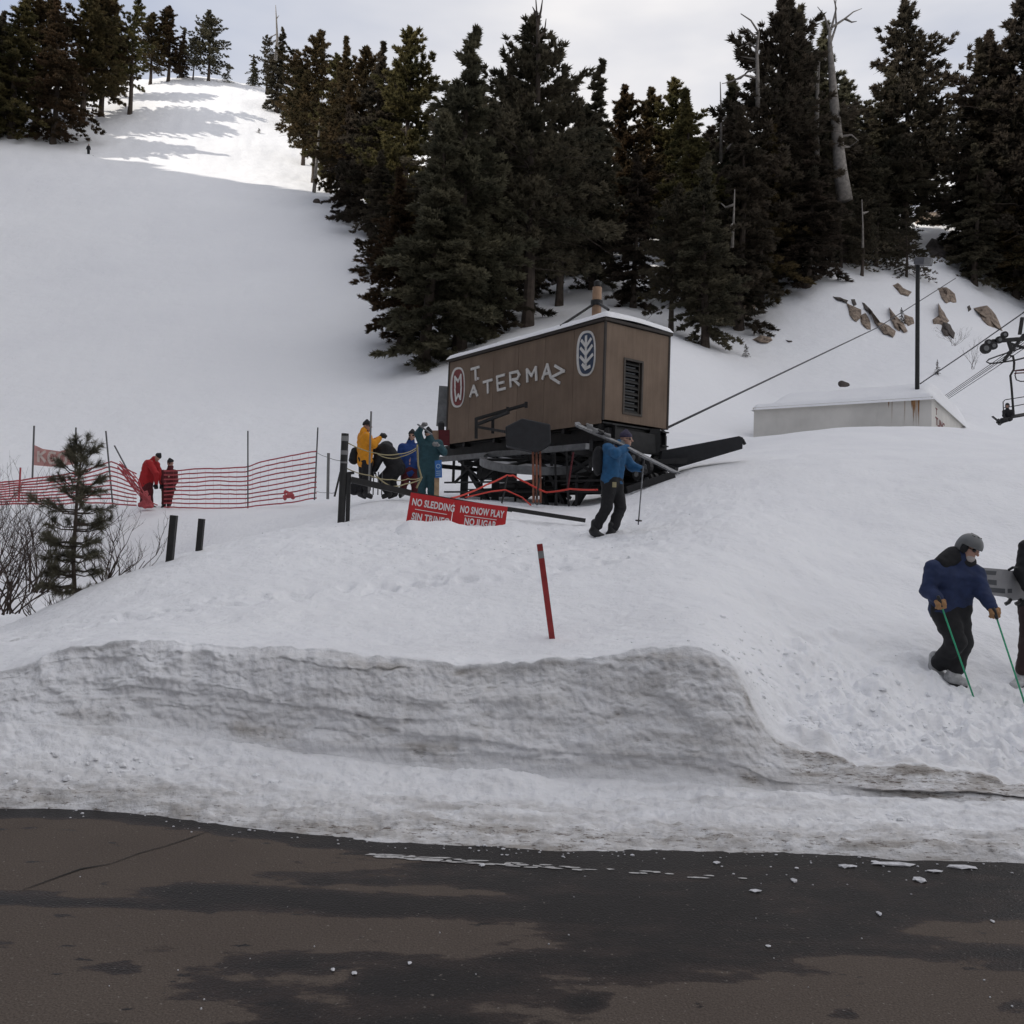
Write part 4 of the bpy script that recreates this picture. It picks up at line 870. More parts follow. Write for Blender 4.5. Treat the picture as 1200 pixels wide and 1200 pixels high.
def cap(pts, label, seed):
    c = np.mean(pts, 0); g, d = hit(float(c[0]), float(c[1])); d -= 2; t = [at(x, y, d) for x, y in pts]; ctr = np.mean(t, 0); g = at(c[0], c[1], d); V = []; n = len(t); up = ray(*c); up /= np.linalg.norm(up)
    for s, o in ((1.0, 2.5), (1.03, .5), (.97, 0), (.75, -.35), (.4, -.55)):
        V += [ctr + (q - ctr) * s + up * o for q in t]
    F = [(r * n + k, r * n + (k + 1) % n, (r + 1) * n + (k + 1) % n, (r + 1) * n + k) for r in range(4) for k in range(n)] + [tuple(range(4 * n, 5 * n))]
    mb = MB(); mb.add(V, F); o = mb.build('capped_snow_pile', M_SNOWCAP, org=g, smooth=True); tag(o, label, 'snow cap')
cap([(1071, 228), (1082, 222), (1104, 221), (1120, 219), (1117, 230), (1106, 236), (1106, 246), (1096, 246), (1084, 240), (1078, 236)], 'thick white snow cap on the rocks between the trees at upper right', 1)
cap([(1080, 248), (1090, 244), (1100, 250), (1105, 258), (1096, 254), (1086, 253)], 'small snow shelf hanging just under the thick snow cap', 2)

# ------------------------------------------------------------------ lift drive house
TC = np.array([2.10, 22.0, 0.0]); TA = np.array([-.6, .8, 0.0]); TB = np.array([.8, .6, 0.0]); TZ = np.array([0, 0, 1.0])
ZB, ZT, LA, LB = 4.93, 7.30, 6.9, 2.22
def TP(a, b, z): return TC + TA * a + TB * b + TZ * z
def onface(px, py, b=0.0, end=False):
    """pixel -> point on the long wall (b constant) or the end wall (a = 0)"""
    r = ray(px, py); n = TA if end else TB; k = np.dot(TC + n * b - CP, n) / np.dot(r, n); return CP + r * k
def zf6(x, y): return (500 + x / 4.0, 320 + y / 4.0)
house = thing('lift_house', 'brown box-shaped chairlift drive house with white wall letters, standing on a black steel frame', 'lift house', TP(3.4, 1.2, 2.9))
def tbox(mb, a0, a1, b0, b1, z0, z1): return mb.prism([TP(a0, b0, z0), TP(a1, b0, z0), TP(a1, b1, z0), TP(a0, b1, z0)], TZ * (z1 - z0))
# walls: sheets of siding with narrow joints
for i, (a0, a1) in enumerate(((0, 1.15), (1.15, 2.3), (2.3, 3.45), (3.45, 4.6), (4.6, 5.75), (5.75, 6.9))):
    mb = MB(); tbox(mb, a0 + .006, a1 - .006, 0, .05, ZB, ZT); mb.build('wall_panel', M_SIDE, house)
mb = MB(); tbox(mb, 0, LA, LB - .05, LB, ZB, ZT); mb.build('wall', M_SIDE, house)
mb = MB(); tbox(mb, LA - .05, LA, .052, LB - .052, ZB, ZT); mb.build('wall', M_SIDE, house)
w0 = onface(*zf6(928, 402), end=True); w1 = onface(*zf6(1004, 672), end=True)
wb0 = np.dot(w0 - TC, TB); wb1 = np.dot(w1 - TC, TB); wz1 = w0[2]; wz0 = w1[2] + .02
for b0, b1, z0, z1 in ((.052, wb0, ZB, ZT), (wb1, LB - .052, ZB, ZT), (wb0, wb1, ZB, wz0), (wb0, wb1, wz1, ZT)):
    mb = MB(); tbox(mb, 0, .05, b0 + .001, b1 - .001, z0 + .001, z1 - .001); mb.build('wall_panel', M_SIDE, house)
win_mb = MB()
for b0, b1, z0, z1 in ((wb0 - .03, wb0 + .02, wz0 - .03, wz1 + .03), (wb1 - .02, wb1 + .03, wz0 - .03, wz1 + .03), (wb0 + .022, wb1 - .022, wz1 - .02, wz1 + .03), (wb0 + .022, wb1 - .022, wz0 - .03, wz0 + .02)):
    tbox(win_mb, -.025, .04, b0, b1, z0, z1)
wf = win_mb.build('window', mat('window_frame', (.06, .05, .042), .7), house)
mb = MB(); tbox(mb, .09, .10, wb0, wb1, wz0, wz1); mb.build('pane', M_LENS, wf)
for k in range(9):
    z = wz0 + (wz1 - wz0) * (k + .5) / 9; mb = MB(); mb.prism([TP(.01, wb0 + .03, z - .05), TP(.07, wb0 + .03, z + .03), TP(.07, wb1 - .09, z + .03), TP(.01, wb1 - .09, z - .05)], TZ * .012); mb.build('louvre_blade', mat('louvre', (.016, .015, .014), .6) if k == 0 else bpy.data.materials['louvre'], wf)
mb = MB(); tbox(mb, .02, .05, wb1 - .085, wb1 - .06, wz0, wz1); mb.build('mullion', bpy.data.materials['window_frame'], wf)
# corner boards, sill boards, roof
for a, b in ((-.02, -.02), (LA - .03, -.02), (-.02, LB - .03)):
    mb = MB(); tbox(mb, a, a + .05, b, b + .05, ZB - .02, ZT + .02); mb.build('corner_board', M_TRIM, house)
mb = MB(); tbox(mb, .04, LA - .04, -.03, -.002, ZB - .10, ZB + .02); mb.build('sill_board', M_SIDE, house)
mb = MB(); tbox(mb, -.06, LA + .06, -.06, LB + .06, ZT + .022, ZT + .09); mb.build('roof', M_TRIM, house)
def roof_snow():
    na, nb_ = 70, 30; V = []; rr_ = np.random.default_rng(3)
    A_, B_ = np.meshgrid(np.linspace(-.08, LA + .08, na), np.linspace(-.08, LB + .08, nb_), indexing='ij')
    e = np.minimum(np.minimum(A_ + .08, LA + .08 - A_), np.minimum(B_ + .08, LB + .08 - B_))
    hh = .15 * np.sqrt(np.clip(e / .12, 0, 1)) + .16 * sstep(0, .9, e) + .05 * fbm(A_ * 1.2, B_ * 1.2, 0, 8, 3) * sstep(0, .3, e) + .06 * np.exp(-((A_ - .3) ** 2 + (B_ - 1.0) ** 2) / .8)
    P = TC + A_[..., None] * TA + B_[..., None] * TB; P[..., 2] = ZT + .09 + hh
    V = P.reshape(-1, 3); F = grid_faces(na, nb_)[:, ::-1]
    mesh_np('roof_snow', V, F, M_SNOWCAP, house, smooth=True)
roof_snow()
# letters and badges, laid on the wall
def strokes(lines, w=.070, t=.035, m=M_WHITE, b=-.012, name='letter', parent=None):
    mb = MB()
    for k, (p, q) in enumerate(lines):
        P = onface(*zf6(*p), b=b - .0015 * k); Q = onface(*zf6(*q), b=b - .0015 * k); d = Q - P; d /= np.linalg.norm(d); P = P - d * w * .4; Q = Q + d * w * .4
        n = np.cross(d, TB); n /= np.linalg.norm(n)
        mb.prism([P + n * w / 2, Q + n * w / 2, Q - n * w / 2, P - n * w / 2], -TB * t)
    return mb.build(name, m, parent or house)
for L in ([((213, 451), (247, 441)), ((231, 448), (233, 500))],
          [((207, 578), (223, 530)), ((223, 530), (240, 575)), ((213, 560), (235, 556))],
          [((270, 512), (308, 501)), ((289, 508), (290, 560))],
          [((333, 487), (337, 549)), ((333, 487), (366, 478)), ((335, 519), (362, 512)), ((337, 549), (370, 541))],
          [((394, 470), (397, 531)), ((394, 470), (428, 462)), ((428, 462), (437, 478)), ((437, 478), (428, 496)), ((428, 496), (396, 502)), ((412, 500), (436, 524))],
          [((475, 508), (473, 453)), ((473, 453), (495, 482)), ((495, 482), (514, 443)), ((514, 443), (517, 500))],
          [((546, 495), (568, 430)), ((568, 430), (583, 484)), ((553, 474), (578, 469))],
          [((606, 436), (646, 460)), ((646, 460), (586, 490)), ((586, 490), (624, 515))]):
    strokes(L)
strokes([((243, 495), (244, 495))], w=.07)
def badge(cx, cy, hw, hh, fill, em, ew):
    def oval(sx, sy, b, t, m, name, parent):
        pts = []
        for k in range(48):
            a = 2 * math.pi * k / 48; c, s_ = math.cos(a), math.sin(a); e = .62
            pts.append(onface(*zf6(cx + sx * math.copysign(abs(c) ** .75, c) + 0, cy + sy * math.copysign(abs(s_) ** .75, s_) - c * sx * .25), b=b))
        mb = MB(); mb.prism(pts, -TB * t); return mb.build(name, m, parent)
    p = oval(hw, hh, -.004, .02, M_WHITE, 'badge', house)
    oval(hw * .80, hh * .90, -.026, .006, fill, 'badge_field', p)
    strokes(em, w=ew, t=.012, b=-.034, name='emblem', parent=p)
badge(749, 377, 44, 106, M_NAVYP, [((748, 298), (746, 448)), ((728, 318), (748, 345)), ((748, 345), (770, 310)), ((724, 354), (747, 382)), ((747, 382), (775, 342)), ((723, 394), (746, 420)), ((746, 420), (777, 384)), ((732, 430), (745, 448)), ((745, 448), (764, 438))], .075)
badge(147, 536, 33, 94, M_REDP, [((134, 535), (133, 487)), ((133, 487), (148, 508)), ((148, 508), (161, 478)), ((161, 478), (162, 525)), ((133, 545), (138, 597)), ((138, 597), (149, 570)), ((149, 570), (159, 590)), ((159, 590), (163, 535))], .07)
# mast on the roof behind the snow
mx0 = TP(1.6, 1.12, ZT + .1); zt = at(695.5, 336, np.dot(mx0 - CP, CF))[2]
P0 = mx0.copy(); P1 = P0.copy(); P1[2] = zt
mb = MB(); mb.tube([P0, P1], .125, 14); ms = mb.build('mast', mat('mast_paint', (.30, .19, .12), .7, scale=3, var=.3), house, smooth=False)
for z, hh_, r_ in ((P0[2] + .62 * (zt - P0[2]), .14, .16),): mb = MB(); mb.tube([(P0[0], P0[1], z), (P0[0], P0[1], z + hh_)], r_, 14); mb.build('mast_band', M_STEEL, ms)
mb = MB(); mb.tube([(P0[0], P0[1], zt), (P0[0], P0[1], zt + .06), (P0[0], P0[1], zt + .16), (P0[0], P0[1], zt + .2)], [.05, .09, .09, .02], 10); mb.build('mast_cap', M_STEEL, ms)
zb_ = P0[2] + .7 * (zt - P0[2])
for q in (at(657, 382, 23.6), at(713, 363, 23.2)): mb = MB(); mb.tube([(P0[0], P0[1], zb_), q], .035, 6); mb.build('mast_brace', M_STEEL, ms)
# steel frame under the house
def part(name, fn, m=M_STEEL, par=None, **k): mb = MB(); fn(mb); return mb.build(name, m, par or house, **k)
def GB(a, b): p = TP(a, b, 0); return gz(p[0], p[1])
part('girder', lambda mb: mb.ibeam(TP(-.2, .25, ZB - .30), TP(7.3, .25, ZB - .30), .22, .38))
part('girder', lambda mb: mb.ibeam(TP(-.2, LB - .25, ZB - .30), TP(7.3, LB - .25, ZB - .30), .22, .38))
for a in (.15, 1.5, 3.0, 4.5, 6.0, 6.8): part('cross_beam', lambda mb: mb.beam(TP(a, .02, ZB - .16), TP(a, LB - .02, ZB - .16), .10, .12))
part('floor_plate', lambda mb: tbox(mb, 0.03, LA - .03, .03, LB - .03, ZB - .09, ZB - .05))
part('track_beam', lambda mb: mb.beam(TP(-.1, -.55, ZB - .72), TP(7.2, -.55, ZB - .62), .12, .14), M_STEELG)
part('dark_fill_sheet', lambda mb: tbox(mb, .1, 6.8, .38, .41, ZB - .62, ZB - .1))  # dark sheet added to fill the black band under the house
part('track_beam', lambda mb: mb.ibeam(TP(-.6, 2.1, ZB - 1.30), TP(7.0, 2.1, ZB - 1.22), .18, .22))
for a in (.5, 2.0, 3.6, 5.2, 6.6):
    part('hanger', lambda mb: mb.beam(TP(a, .1, ZB - .45), TP(a, .1, ZB - 1.25), .08, .08))
    part('cross_beam', lambda mb: mb.beam(TP(a, -.5, ZB - .80), TP(a, 2.3, ZB - .80), .09, .12))
for a0, a1 in ((.5, 2.0), (3.6, 5.2), (5.2, 6.6), (2.0, .5), (6.6, 5.2)):
    part('diagonal_brace', lambda mb: mb.beam(TP(a0, .16, ZB - .5), TP(a1, .16, ZB - 1.25), .06, .06))
for a, b, w in ((.0, .35, .30), (.2, 2.15, .34), (3.3, 1.2, .42), (6.3, .3, .22), (6.3, 2.1, .22), (4.7, .25, .16)):
    part('leg', lambda mb: mb.beam(TP(a, b, ZB - .45), TP(a, b, GB(a, b) - .4), w, w))
for (a, b, z), (a2, b2) in (((3.3, 1.0, ZB - .9), (1.9, .6)), ((3.3, 1.4, ZB - .9), (5.3, 1.6)), ((0.0, .35, ZB - .6), (1.4, .35)), ((6.3, .3, ZB - .7), (5.0, .3)), ((.1, 2.1, ZB - .5), (.1, 1.0)), ((2.6, -.1, ZB - .7), (1.9, -.1))):
    part('diagonal_brace', lambda mb: mb.beam(TP(a, b, z), TP(a2, b2, GB(a2, b2) - .1), .12, .14))
part('ladder_rail', lambda mb: mb.beam(TP(.9, -.35, ZB - .7), TP(.75, -.35, GB(.8, -.3)), .05, .05)); part('ladder_rail', lambda mb: mb.beam(TP(1.35, -.35, ZB - .7), TP(1.2, -.35, GB(1.2, -.3)), .05, .05))
part('mesh_rail', lambda mb: mb.beam(TP(-.6, .0, GB(0, 0) + .55), TP(6.9, .0, GB(6, 0) + .5), .05, .05)); part('mesh_rail', lambda mb: mb.beam(TP(-.6, .0, GB(0, 0) + .28), TP(6.9, .0, GB(6, 0) + .22), .05, .05))
for a in (.9, 1.7, 2.6, 3.4, 4.2, 5.0, 5.8): part('upright', lambda mb: mb.beam(TP(a, .02, ZB - 1.3), TP(a, .02, GB(a, 0) - .1), .06, .06))
part('gear_box', lambda mb: tbox(mb, 2.3, 3.7, .9, 1.7, ZB - 1.15, ZB - .35)); part('motor', lambda mb: mb.tube([TP(4.0, 1.2, ZB - .65), TP(5.3, 1.2, ZB - .65)], .32, 16)); part('tension_weight', lambda mb: tbox(mb, 5.6, 6.4, .8, 1.7, ZB - 1.1, ZB - .4))
part('platform_edge', lambda mb: mb.ibeam(TP(-.4, .9, GB(0, .9) + .12), TP(6.9, .9, GB(6, .9) + .16), .14, .26)); part('platform_edge', lambda mb: mb.ibeam(TP(-.4, 1.9, GB(0, 1.9) + .3), TP(6.9, 1.9, GB(6, 1.9) + .3), .14, .26))
for k_ in range(7): part('diagonal_brace', lambda mb: mb.beam(TP(.3 + .95 * k_, 1.9, ZB - 1.2), TP(.3 + .95 * (k_ + (1 if k_ % 2 else -1) * .8), 1.9, GB(1 + k_ * .9, 1.9)), .09, .09))
# bull wheel, slightly tipped towards the road
wc = at(627, 541, 24.4); wr = 1.47; tilt = R(15)
wx = np.array([1.0, 0, 0]); wy = np.array([0, math.cos(tilt), math.sin(tilt)]); wn = np.cross(wx, wy)
def ring(mb, r0, r1, z0, z1, n=56):
    V = []; F = []
    for k in range(n):
        a = 2 * math.pi * k / n; e = math.cos(a) * wx + math.sin(a) * wy
        V += [wc + e * r1 + wn * z0, wc + e * r1 + wn * z1, wc + e * r0 + wn * z1, wc + e * r0 + wn * z0]
    for k in range(n):
        j = (k + 1) % n
        for q in range(4): F.append((4 * k + q, 4 * j + q, 4 * j + (q + 1) % 4, 4 * k + (q + 1) % 4))
    mb.add(V, F)
def wheel_rim(mb): ring(mb, wr * .93, wr, -.10, .10); ring(mb, wr * .90, wr * .94, -.04, .04)
bw = part('bull_wheel', wheel_rim, M_STEELG)
part('wheel_plate', lambda mb: ring(mb, .52, wr * .925, -.015, .015), mat('wheel_plate', (.45, .45, .46), .6), bw)
part('hub', lambda mb: ring(mb, .03, .30, -.16, .22), M_STEEL, bw)
for k in range(8):
    a = 2 * math.pi * k / 8 + .2; e = math.cos(a) * wx + math.sin(a) * wy
    part('spoke', lambda mb: mb.beam(wc + e * .26 + wn * .04, wc + e * wr * .92 + wn * .04, .09, .08, upv=wn), M_STEEL, bw)
# padded guard, slatted post, brackets
pk = [(592, 500), (612, 490), (645, 497), (646, 520), (629, 530), (593, 522)]
part('padded_guard', lambda mb: mb.prism([at(x, y, 21.3) for x, y in pk], CF * .7), M_PADK, bevel=.03)
cpz = gat(628, 21.3)
for k in range(3):
    x = 624.5 + k * 4.2; part('timber_slat', lambda mb: mb.beam(at(x, 529, 21.5), at(x + .6, 589, 21.5), .065, .05), mat('worn_orange_timber', (.20, .075, .045), .8, scale=5, var=.5) if k == 0 else bpy.data.materials['worn_orange_timber'])
part('guard_post', lambda mb: mb.beam(at(628.8, 528, 21.7), at(629.3, 592, 21.7), .18, .05), M_STEELG)
for x0, y0, x1, y1 in ((558, 491, 617, 474), (560, 497, 596, 483), (558, 500, 592, 506)):
    part('bracket_bar', lambda mb: mb.beam(at(x0, y0, 24.2), at(x1, y1, 23.0), .07, .07))
for x0, y0, y1 in ((558, 490, 514), (577.5, 490, 508), (616.5, 471, 478), (595, 477, 484)): part('bracket_bar', lambda mb: mb.beam(at(x0, y0, 23.9), at(x0, y1, 23.9), .08, .08))
part('control_box', lambda mb: mb.beam(at(512, 505, 25.6), at(512, 521, 25.6), .36, .30), mat('tan_box', (.24, .16, .11), .8)); part('control_box_door', lambda mb: mb.beam(at(520.5, 504, 25.4), at(520.5, 522, 25.4), .10, .3), M_MARO)
part('lamp_housing', lambda mb: mb.tube([at(517, 505, 25.6), at(517, 496, 25.6), at(517, 494, 25.6)], [.09, .09, .05], 10), M_PADK)
part('back_sheet', lambda mb: mb.beam(at(524.5, 453, 27.9), at(521, 500, 27.9), .12, .5), M_STEELG)
# arm running out to the right with its wheels
part('arm_beam', lambda mb: mb.prism([at(776, 528, 22.6), at(866, 511, 22.2), at(871, 513, 22.2), at(870, 526, 22.2), at(792, 549, 22.6), at(774, 547, 22.6)], CF * .45), M_PADK)
part('arm_rail', lambda mb: mb.beam(at(690, 545, 22.4), at(805, 540, 22.3), .12, .12)); part('arm_rail', lambda mb: mb.beam(at(735, 530, 22.9), at(792, 552, 22.2), .22, .16))
part('arm_rail', lambda mb: mb.beam(at(735, 574, 21.6), at(790, 556, 21.8), .10, .16))
part('arm_end', lambda mb: mb.tube([at(870, 515, 22.4), at(873, 521, 22.4)], .04, 6))
for x, y, r_ in ((760, 563, .17), (766, 561, .14), (779, 558, .11), (757, 548, .20), (744, 537, .17), (748, 556, .15)):
    c0 = at(x, y, 21.9); w_ = part('sheave', lambda mb: mb.tube([c0 - TB * .05, c0 + TB * .05], r_, 16), M_STEEL); part('sheave_hub', lambda mb: mb.tube([c0 - TB * .07, c0 + TB * .07], r_ * .45, 12), M_STEELG, w_)
part('end_leg', lambda mb: mb.beam(at(767, 503, 23.2), at(767, 532, 23.2), .26, .26)); part('diagonal_brace', lambda mb: mb.beam(at(742, 524, 23.1), at(763, 508, 23.1), .08, .08))
part('under_truss', lambda mb: (mb.beam(TP(-.02, .1, ZB - .45), TP(-.02, LB - .1, ZB - .45), .14, .5), mb.beam(TP(.05, .2, ZB - .75), TP(1.3, .2, ZB - 1.2), .1, .1)))

# ------------------------------------------------------------------ small fixtures
def beamthing(name, label, cat, p0, p1, w, h, m, group=None, r=None):
    mb = MB(); mb.beam(p0, p1, w, h) if r is None else mb.tube([p0, p1], r, 10); o = mb.build(name, m, org=np.array(p0)); tag(o, label, cat, group); return o
def dn(p, k=.25): q = np.array(p, float); q[2] -= k; return q
beamthing('post', 'leftmost leaning black post on the snow slope below the netting fence', 'post', at(198.5, 661, 12.6), at(204, 604, 12.6), .085, .085, M_POLEK, 'black posts on the slope')
beamthing('post', 'shorter black post just right of the leftmost one, below the netting fence', 'post', at(233, 646, 13.6), at(236.5, 608, 13.6), .08, .08, M_POLEK, 'black posts on the slope')
rp = thing('rope_post', 'tall black post with worn white bands holding the tan ropes, left of the photographers', 'post', dn(gat(400, 17)))
mb = MB(); mb.tube([at(399.5, 618, 17), at(404.5, 508, 17)], .068, 12); mb.build('pole', M_POLEK, rp, smooth=False)
for y0, y1 in ((511, 517), (528, 533), (541, 543)): mb = MB(); mb.tube([at(404.6 - (y0 - 508) * .045, y0, 17), at(404.6 - (y1 - 508) * .045, y1, 17)], .071, 12); mb.build('band', M_GREYC, rp)
rl = thing('handrail', 'low black handrail board running from a short post down behind the red sign', 'handrail', dn(gat(408, 17)))
for q in (((407, 618, 17), (409, 555, 17), .07), ((405, 555, 17), (415, 554, 17), .05), ((411, 562, 17), (482, 578, 17.2), .11), ((482, 578, 17.2), (600, 598, 17.4), .07), ((594, 596, 17.4), (686, 610, 17.4), .075)):
    mb = MB(); mb.beam(at(*q[0]), at(*q[1]), q[2], q[2]); mb.build('rail' if q is not None and q[0][1] < 600 else 'post', M_POLEK, rl)
def rope(name, label, pts, m, r=.012, cat='rope', sag=0.0, group=None):
    P = [at(*p) for p in pts]; Q = []
    for i in range(len(P) - 1):
        for k in range(6):
            f = k / 6; q = P[i] * (1 - f) + P[i + 1] * f; q = q - np.array([0, 0, sag * 4 * f * (1 - f)]); Q.append(q)
    Q.append(P[-1]); mb = MB(); mb.tube(Q, r, 5); o = mb.build(name, m, org=P[0], smooth=True); tag(o, label, cat, group); return o
rope('rope', 'upper tan rope sagging from the banded post to the stand in front of the photographers', [(404, 517, 17), (440, 531, 18), (467, 532, 18.5), (488, 525, 19)], M_ROPEY, .011, sag=.03)
rope('rope', 'second tan rope hanging just under the upper one', [(441, 531, 18), (456, 537, 18.4), (470, 535, 18.6), (488, 527, 19)], M_ROPEY, .011, sag=.02)
rope('rope', 'lower tan rope sagging at knee height before the photographers', [(403, 547, 17), (433, 557, 18), (460, 562, 18.4), (478, 561, 18.7), (495, 559, 19)], M_ROPEY, .011, sag=.03)
rope('rope', 'slack tan rope dipping lowest behind the black handrail', [(440, 557, 18), (458, 570, 18.3), (475, 567, 18.6), (494, 561, 19)], M_ROPEY, .014, sag=.02)
rope('rope', 'tan rope tied in loops round the stand next to the blue jacket', [(489, 521, 19), (490, 545, 19), (494, 560, 19), (488, 572, 19)], M_ROPEY, .02)
beamthing('marker_pole', 'thin grey pole rising past the yellow jacket', 'pole', at(432, 578, 20.4), at(435, 482, 20.4), 0, 0, M_GREYC, r=.022)
beamthing('marker_pole', 'thin pale pole left of the banded rope post', 'pole', at(384, 585, 22), at(385, 531, 22), 0, 0, M_GREYC, r=.035)
beamthing('marker_pole', 'thin leaning pole between the pale pole and the banded rope post', 'pole', at(392, 582, 20), at(399, 553, 20), 0, 0, M_POLEK, r=.022)
rope('rope', 'thin cord from the netting fence corner past the pale pole to the banded post', [(371, 530, 26), (385, 536, 22), (402, 540, 17)], M_GREYC, .007, sag=.02)
rope('rope', 'thin low cord between the fence corner and the leaning pole', [(371, 576, 26), (385, 577, 22), (393, 577, 20)], M_GREYC, .007, sag=.02)
for i, x in enumerate((438, 443.5, 448)): beamthing('ski_pole', ('left one', 'middle one', 'right one')[i] + ' of three ski poles stuck in the snow right of the yellow jacket', 'ski pole', at(x - .8, 580, 20.8), at(x, 553, 20.8), 0, 0, M_POLEG, 'ski poles stuck in the snow', r=.014)
# blue notice on its timber post
bs = thing('notice_post', 'small blue notice with white figure on a light timber post, left of the steel frame', 'sign', dn(gat(512, 20.4)))
mb = MB(); mb.beam(at(511.5, 592, 20.4), at(512, 560, 20.4), .10, .10); mb.build('post', M_WOOD, bs)
mb = MB(); mb.prism([at(509.5, 540, 20.3), at(517.5, 539, 20.3), at(518, 559.5, 20.3), at(510, 560, 20.3)], CF * .03); sb = mb.build('panel', M_BLUES, bs)
mb = MB(); c0 = at(513.6, 546.3, 20.27); V = []; F = []
for k in range(16):
    a = 2 * math.pi * k / 16; e = CR * math.cos(a) + CU * math.sin(a); V += [c0 + e * .05, c0 + e * .035]
F = [(2 * k, 2 * ((k + 1) % 16), 2 * ((k + 1) % 16) + 1, 2 * k + 1) for k in range(16)]; mb.add(V, F)
for y in (552, 554.3, 556.6): mb.prism([at(511, y, 20.27), at(516.5, y - .4, 20.27), at(516.5, y + .3, 20.27), at(511, y + .7, 20.27)], CF * .004)
mb.build('symbol', mat('pale_print', (.35, .48, .62), .6), sb)
# red-white sign, half buried
def text_mesh(s, p0, ux, uy, h, m, parent, wsc=.78, bold=.03, t=.004, name='lettering'):
    """flat print: string s laid out from p0 along unit ux, up unit uy, cap height h"""
    cu = bpy.data.curves.new('text', 'FONT'); cu.body = s; cu.size = 1.0; cu.extrude = t / h * .7; cu.offset = bold; cu.space_character = 1.05; cu.resolution_u = 4
    o = bpy.data.objects.new('text', cu); me = bpy.data.meshes.new_from_object(o); n = len(me.vertices); co = np.empty(n * 3); me.vertices.foreach_get('co', co); co = co.reshape(-1, 3)
    k = h / .72; un = np.cross(ux, uy); V = p0 + co[:, :1] * k * wsc * ux + co[:, 1:2] * k * uy + co[:, 2:] * k * un
    F = [tuple(p.vertices) for p in me.polygons]; w = co[:, 0].max() * k * wsc
    bpy.data.objects.remove(o); bpy.data.curves.remove(cu); bpy.data.meshes.remove(me)
    return V, F, w
DS = 15.6
sg = thing('warning_sign', 'red double board lettered NO SLEDDING and NO SNOW PLAY, half buried in snow', 'sign', dn(gat(535, DS), .4))
def sign_panel(tl, tr, drop, lines, dpt):
    A_ = at(tl[0], tl[1], dpt); B_ = at(tr[0], tr[1], dpt); ux = B_ - A_; W = np.linalg.norm(ux); ux /= W; uy = np.cross(CF, ux) * -1; uy = uy - ux * np.dot(uy, ux); uy /= np.linalg.norm(uy)
    if uy[2] < 0: uy = -uy
    mb = MB(); mb.prism([A_, B_, B_ - uy * drop, A_ - uy * drop], CF * .02); p = mb.build('board', M_SIGNR, sg)
    s_ = dpt / FPX; nrm = np.cross(ux, uy); f = -.006 if np.dot(nrm, CF) > 0 else .006
    for txt, x, y, w, h in lines:
        P = A_ + ux * x * s_ - uy * (y + h) * s_ + nrm * f
        if txt == '-':
            mb = MB(); mb.prism([P, P + ux * w * s_, P + ux * w * s_ + uy * h * s_, P + uy * h * s_], -nrm * f * .3); mb.build('rule', M_SIGNW, p); continue
        V, F, w0_ = text_mesh(txt, P, ux, uy, h * s_, None, None, wsc=1.0); 
        rel = V - P; V = P + np.outer(rel @ ux * (w * s_ / w0_), ux) + np.outer(rel @ uy, uy) + np.outer(rel @ nrm, nrm)
        mesh_np('lettering', V, F, M_SIGNW, p)
sign_panel((481.5, 577), (532.5, 585.5), .75, [('NO SLEDDING', 3.2, 6.0, 50.5, 8.2), ('-', 8, 18.2, 38, .8), ('SIN TRINEO', 5.5, 22.6, 45, 8.2)], DS)
sign_panel((532.6, 585.6), (595, 593.8), .75, [('NO SNOW PLAY', 8.0, 5.4, 52, 8.2), ('-', 14, 16.6, 38, .8), ('NO JUGAR', 14.5, 19.0, 38, 8.2), ('EN LA NIEVE', 12, 30.5, 42, 7)], DS + .02)
# snow heaped against the sign foot
def heap(pts, d, label, seed, back=.8):
    n = 60; xs = np.linspace(pts[0][0], pts[-1][0], n); ys = np.interp(xs, [p[0] for p in pts], [p[1] for p in pts]); V = []
    rows = 14
    for j in range(rows):
        f = j / (rows - 1); 
        for i, (x, y) in enumerate(zip(xs, ys)):
            top = at(x, y, d); g = gat(x, d - 1.6) ; bk = gat(x, d + back)
            if f < .65: q = g * (1 - f / .65) + top * (f / .65); q = q + np.array([0, 0, .10 * math.sin(math.pi * f / .65) + .0]); q[2] -= .05 * (1 - f / .65)
            else: u_ = (f - .65) / .35; q = top * (1 - u_) + bk * u_; q[2] -= .1 * u_ 
            V.append(q)
    V = np.array(V); V[:, 2] += .035 * fbm(V[:, 0] * 5, V[:, 1] * 5, 0, seed, 4); e = np.tile(np.minimum(1, np.minimum(np.arange(n), n - 1 - np.arange(n)) / 12), rows); V[:, 2] -= .35 * (1 - e) ** 2
    o = mesh_np('snow_heap', V, grid_faces(rows, n), M_SNOW, smooth=True, kind='structure'); tag(o, label)
heap([(440, 620), (465, 614), (478, 610.5), (505, 611), (520, 610), (528, 611), (535, 614.5), (545, 616.5), (557, 618.5), (570, 617), (590, 615), (600, 612), (620, 616), (660, 626)], DS - .12, 'lumpy snow heaped against the foot of the red sign', 5, back=.09)
# red and white stake
stk = thing('snow_stake', 'leaning dark red stake with a white band, alone in front on the bank', 'stake', dn(at(647, 752, 8.0), .05))
a_, b_ = at(648, 756, 8.0), at(632.3, 637.5, 8.0); dd = b_ - a_
for n_, f0, f1, m_ in (('shaft', 0, .86, M_STAKE), ('band', .861, .932, M_GREYC), ('tip', .933, 1.0, M_STAKE)):
    mb = MB(); mb.beam(a_ + dd * f0, a_ + dd * f1, .055, .050); mb.build(n_, m_, stk)

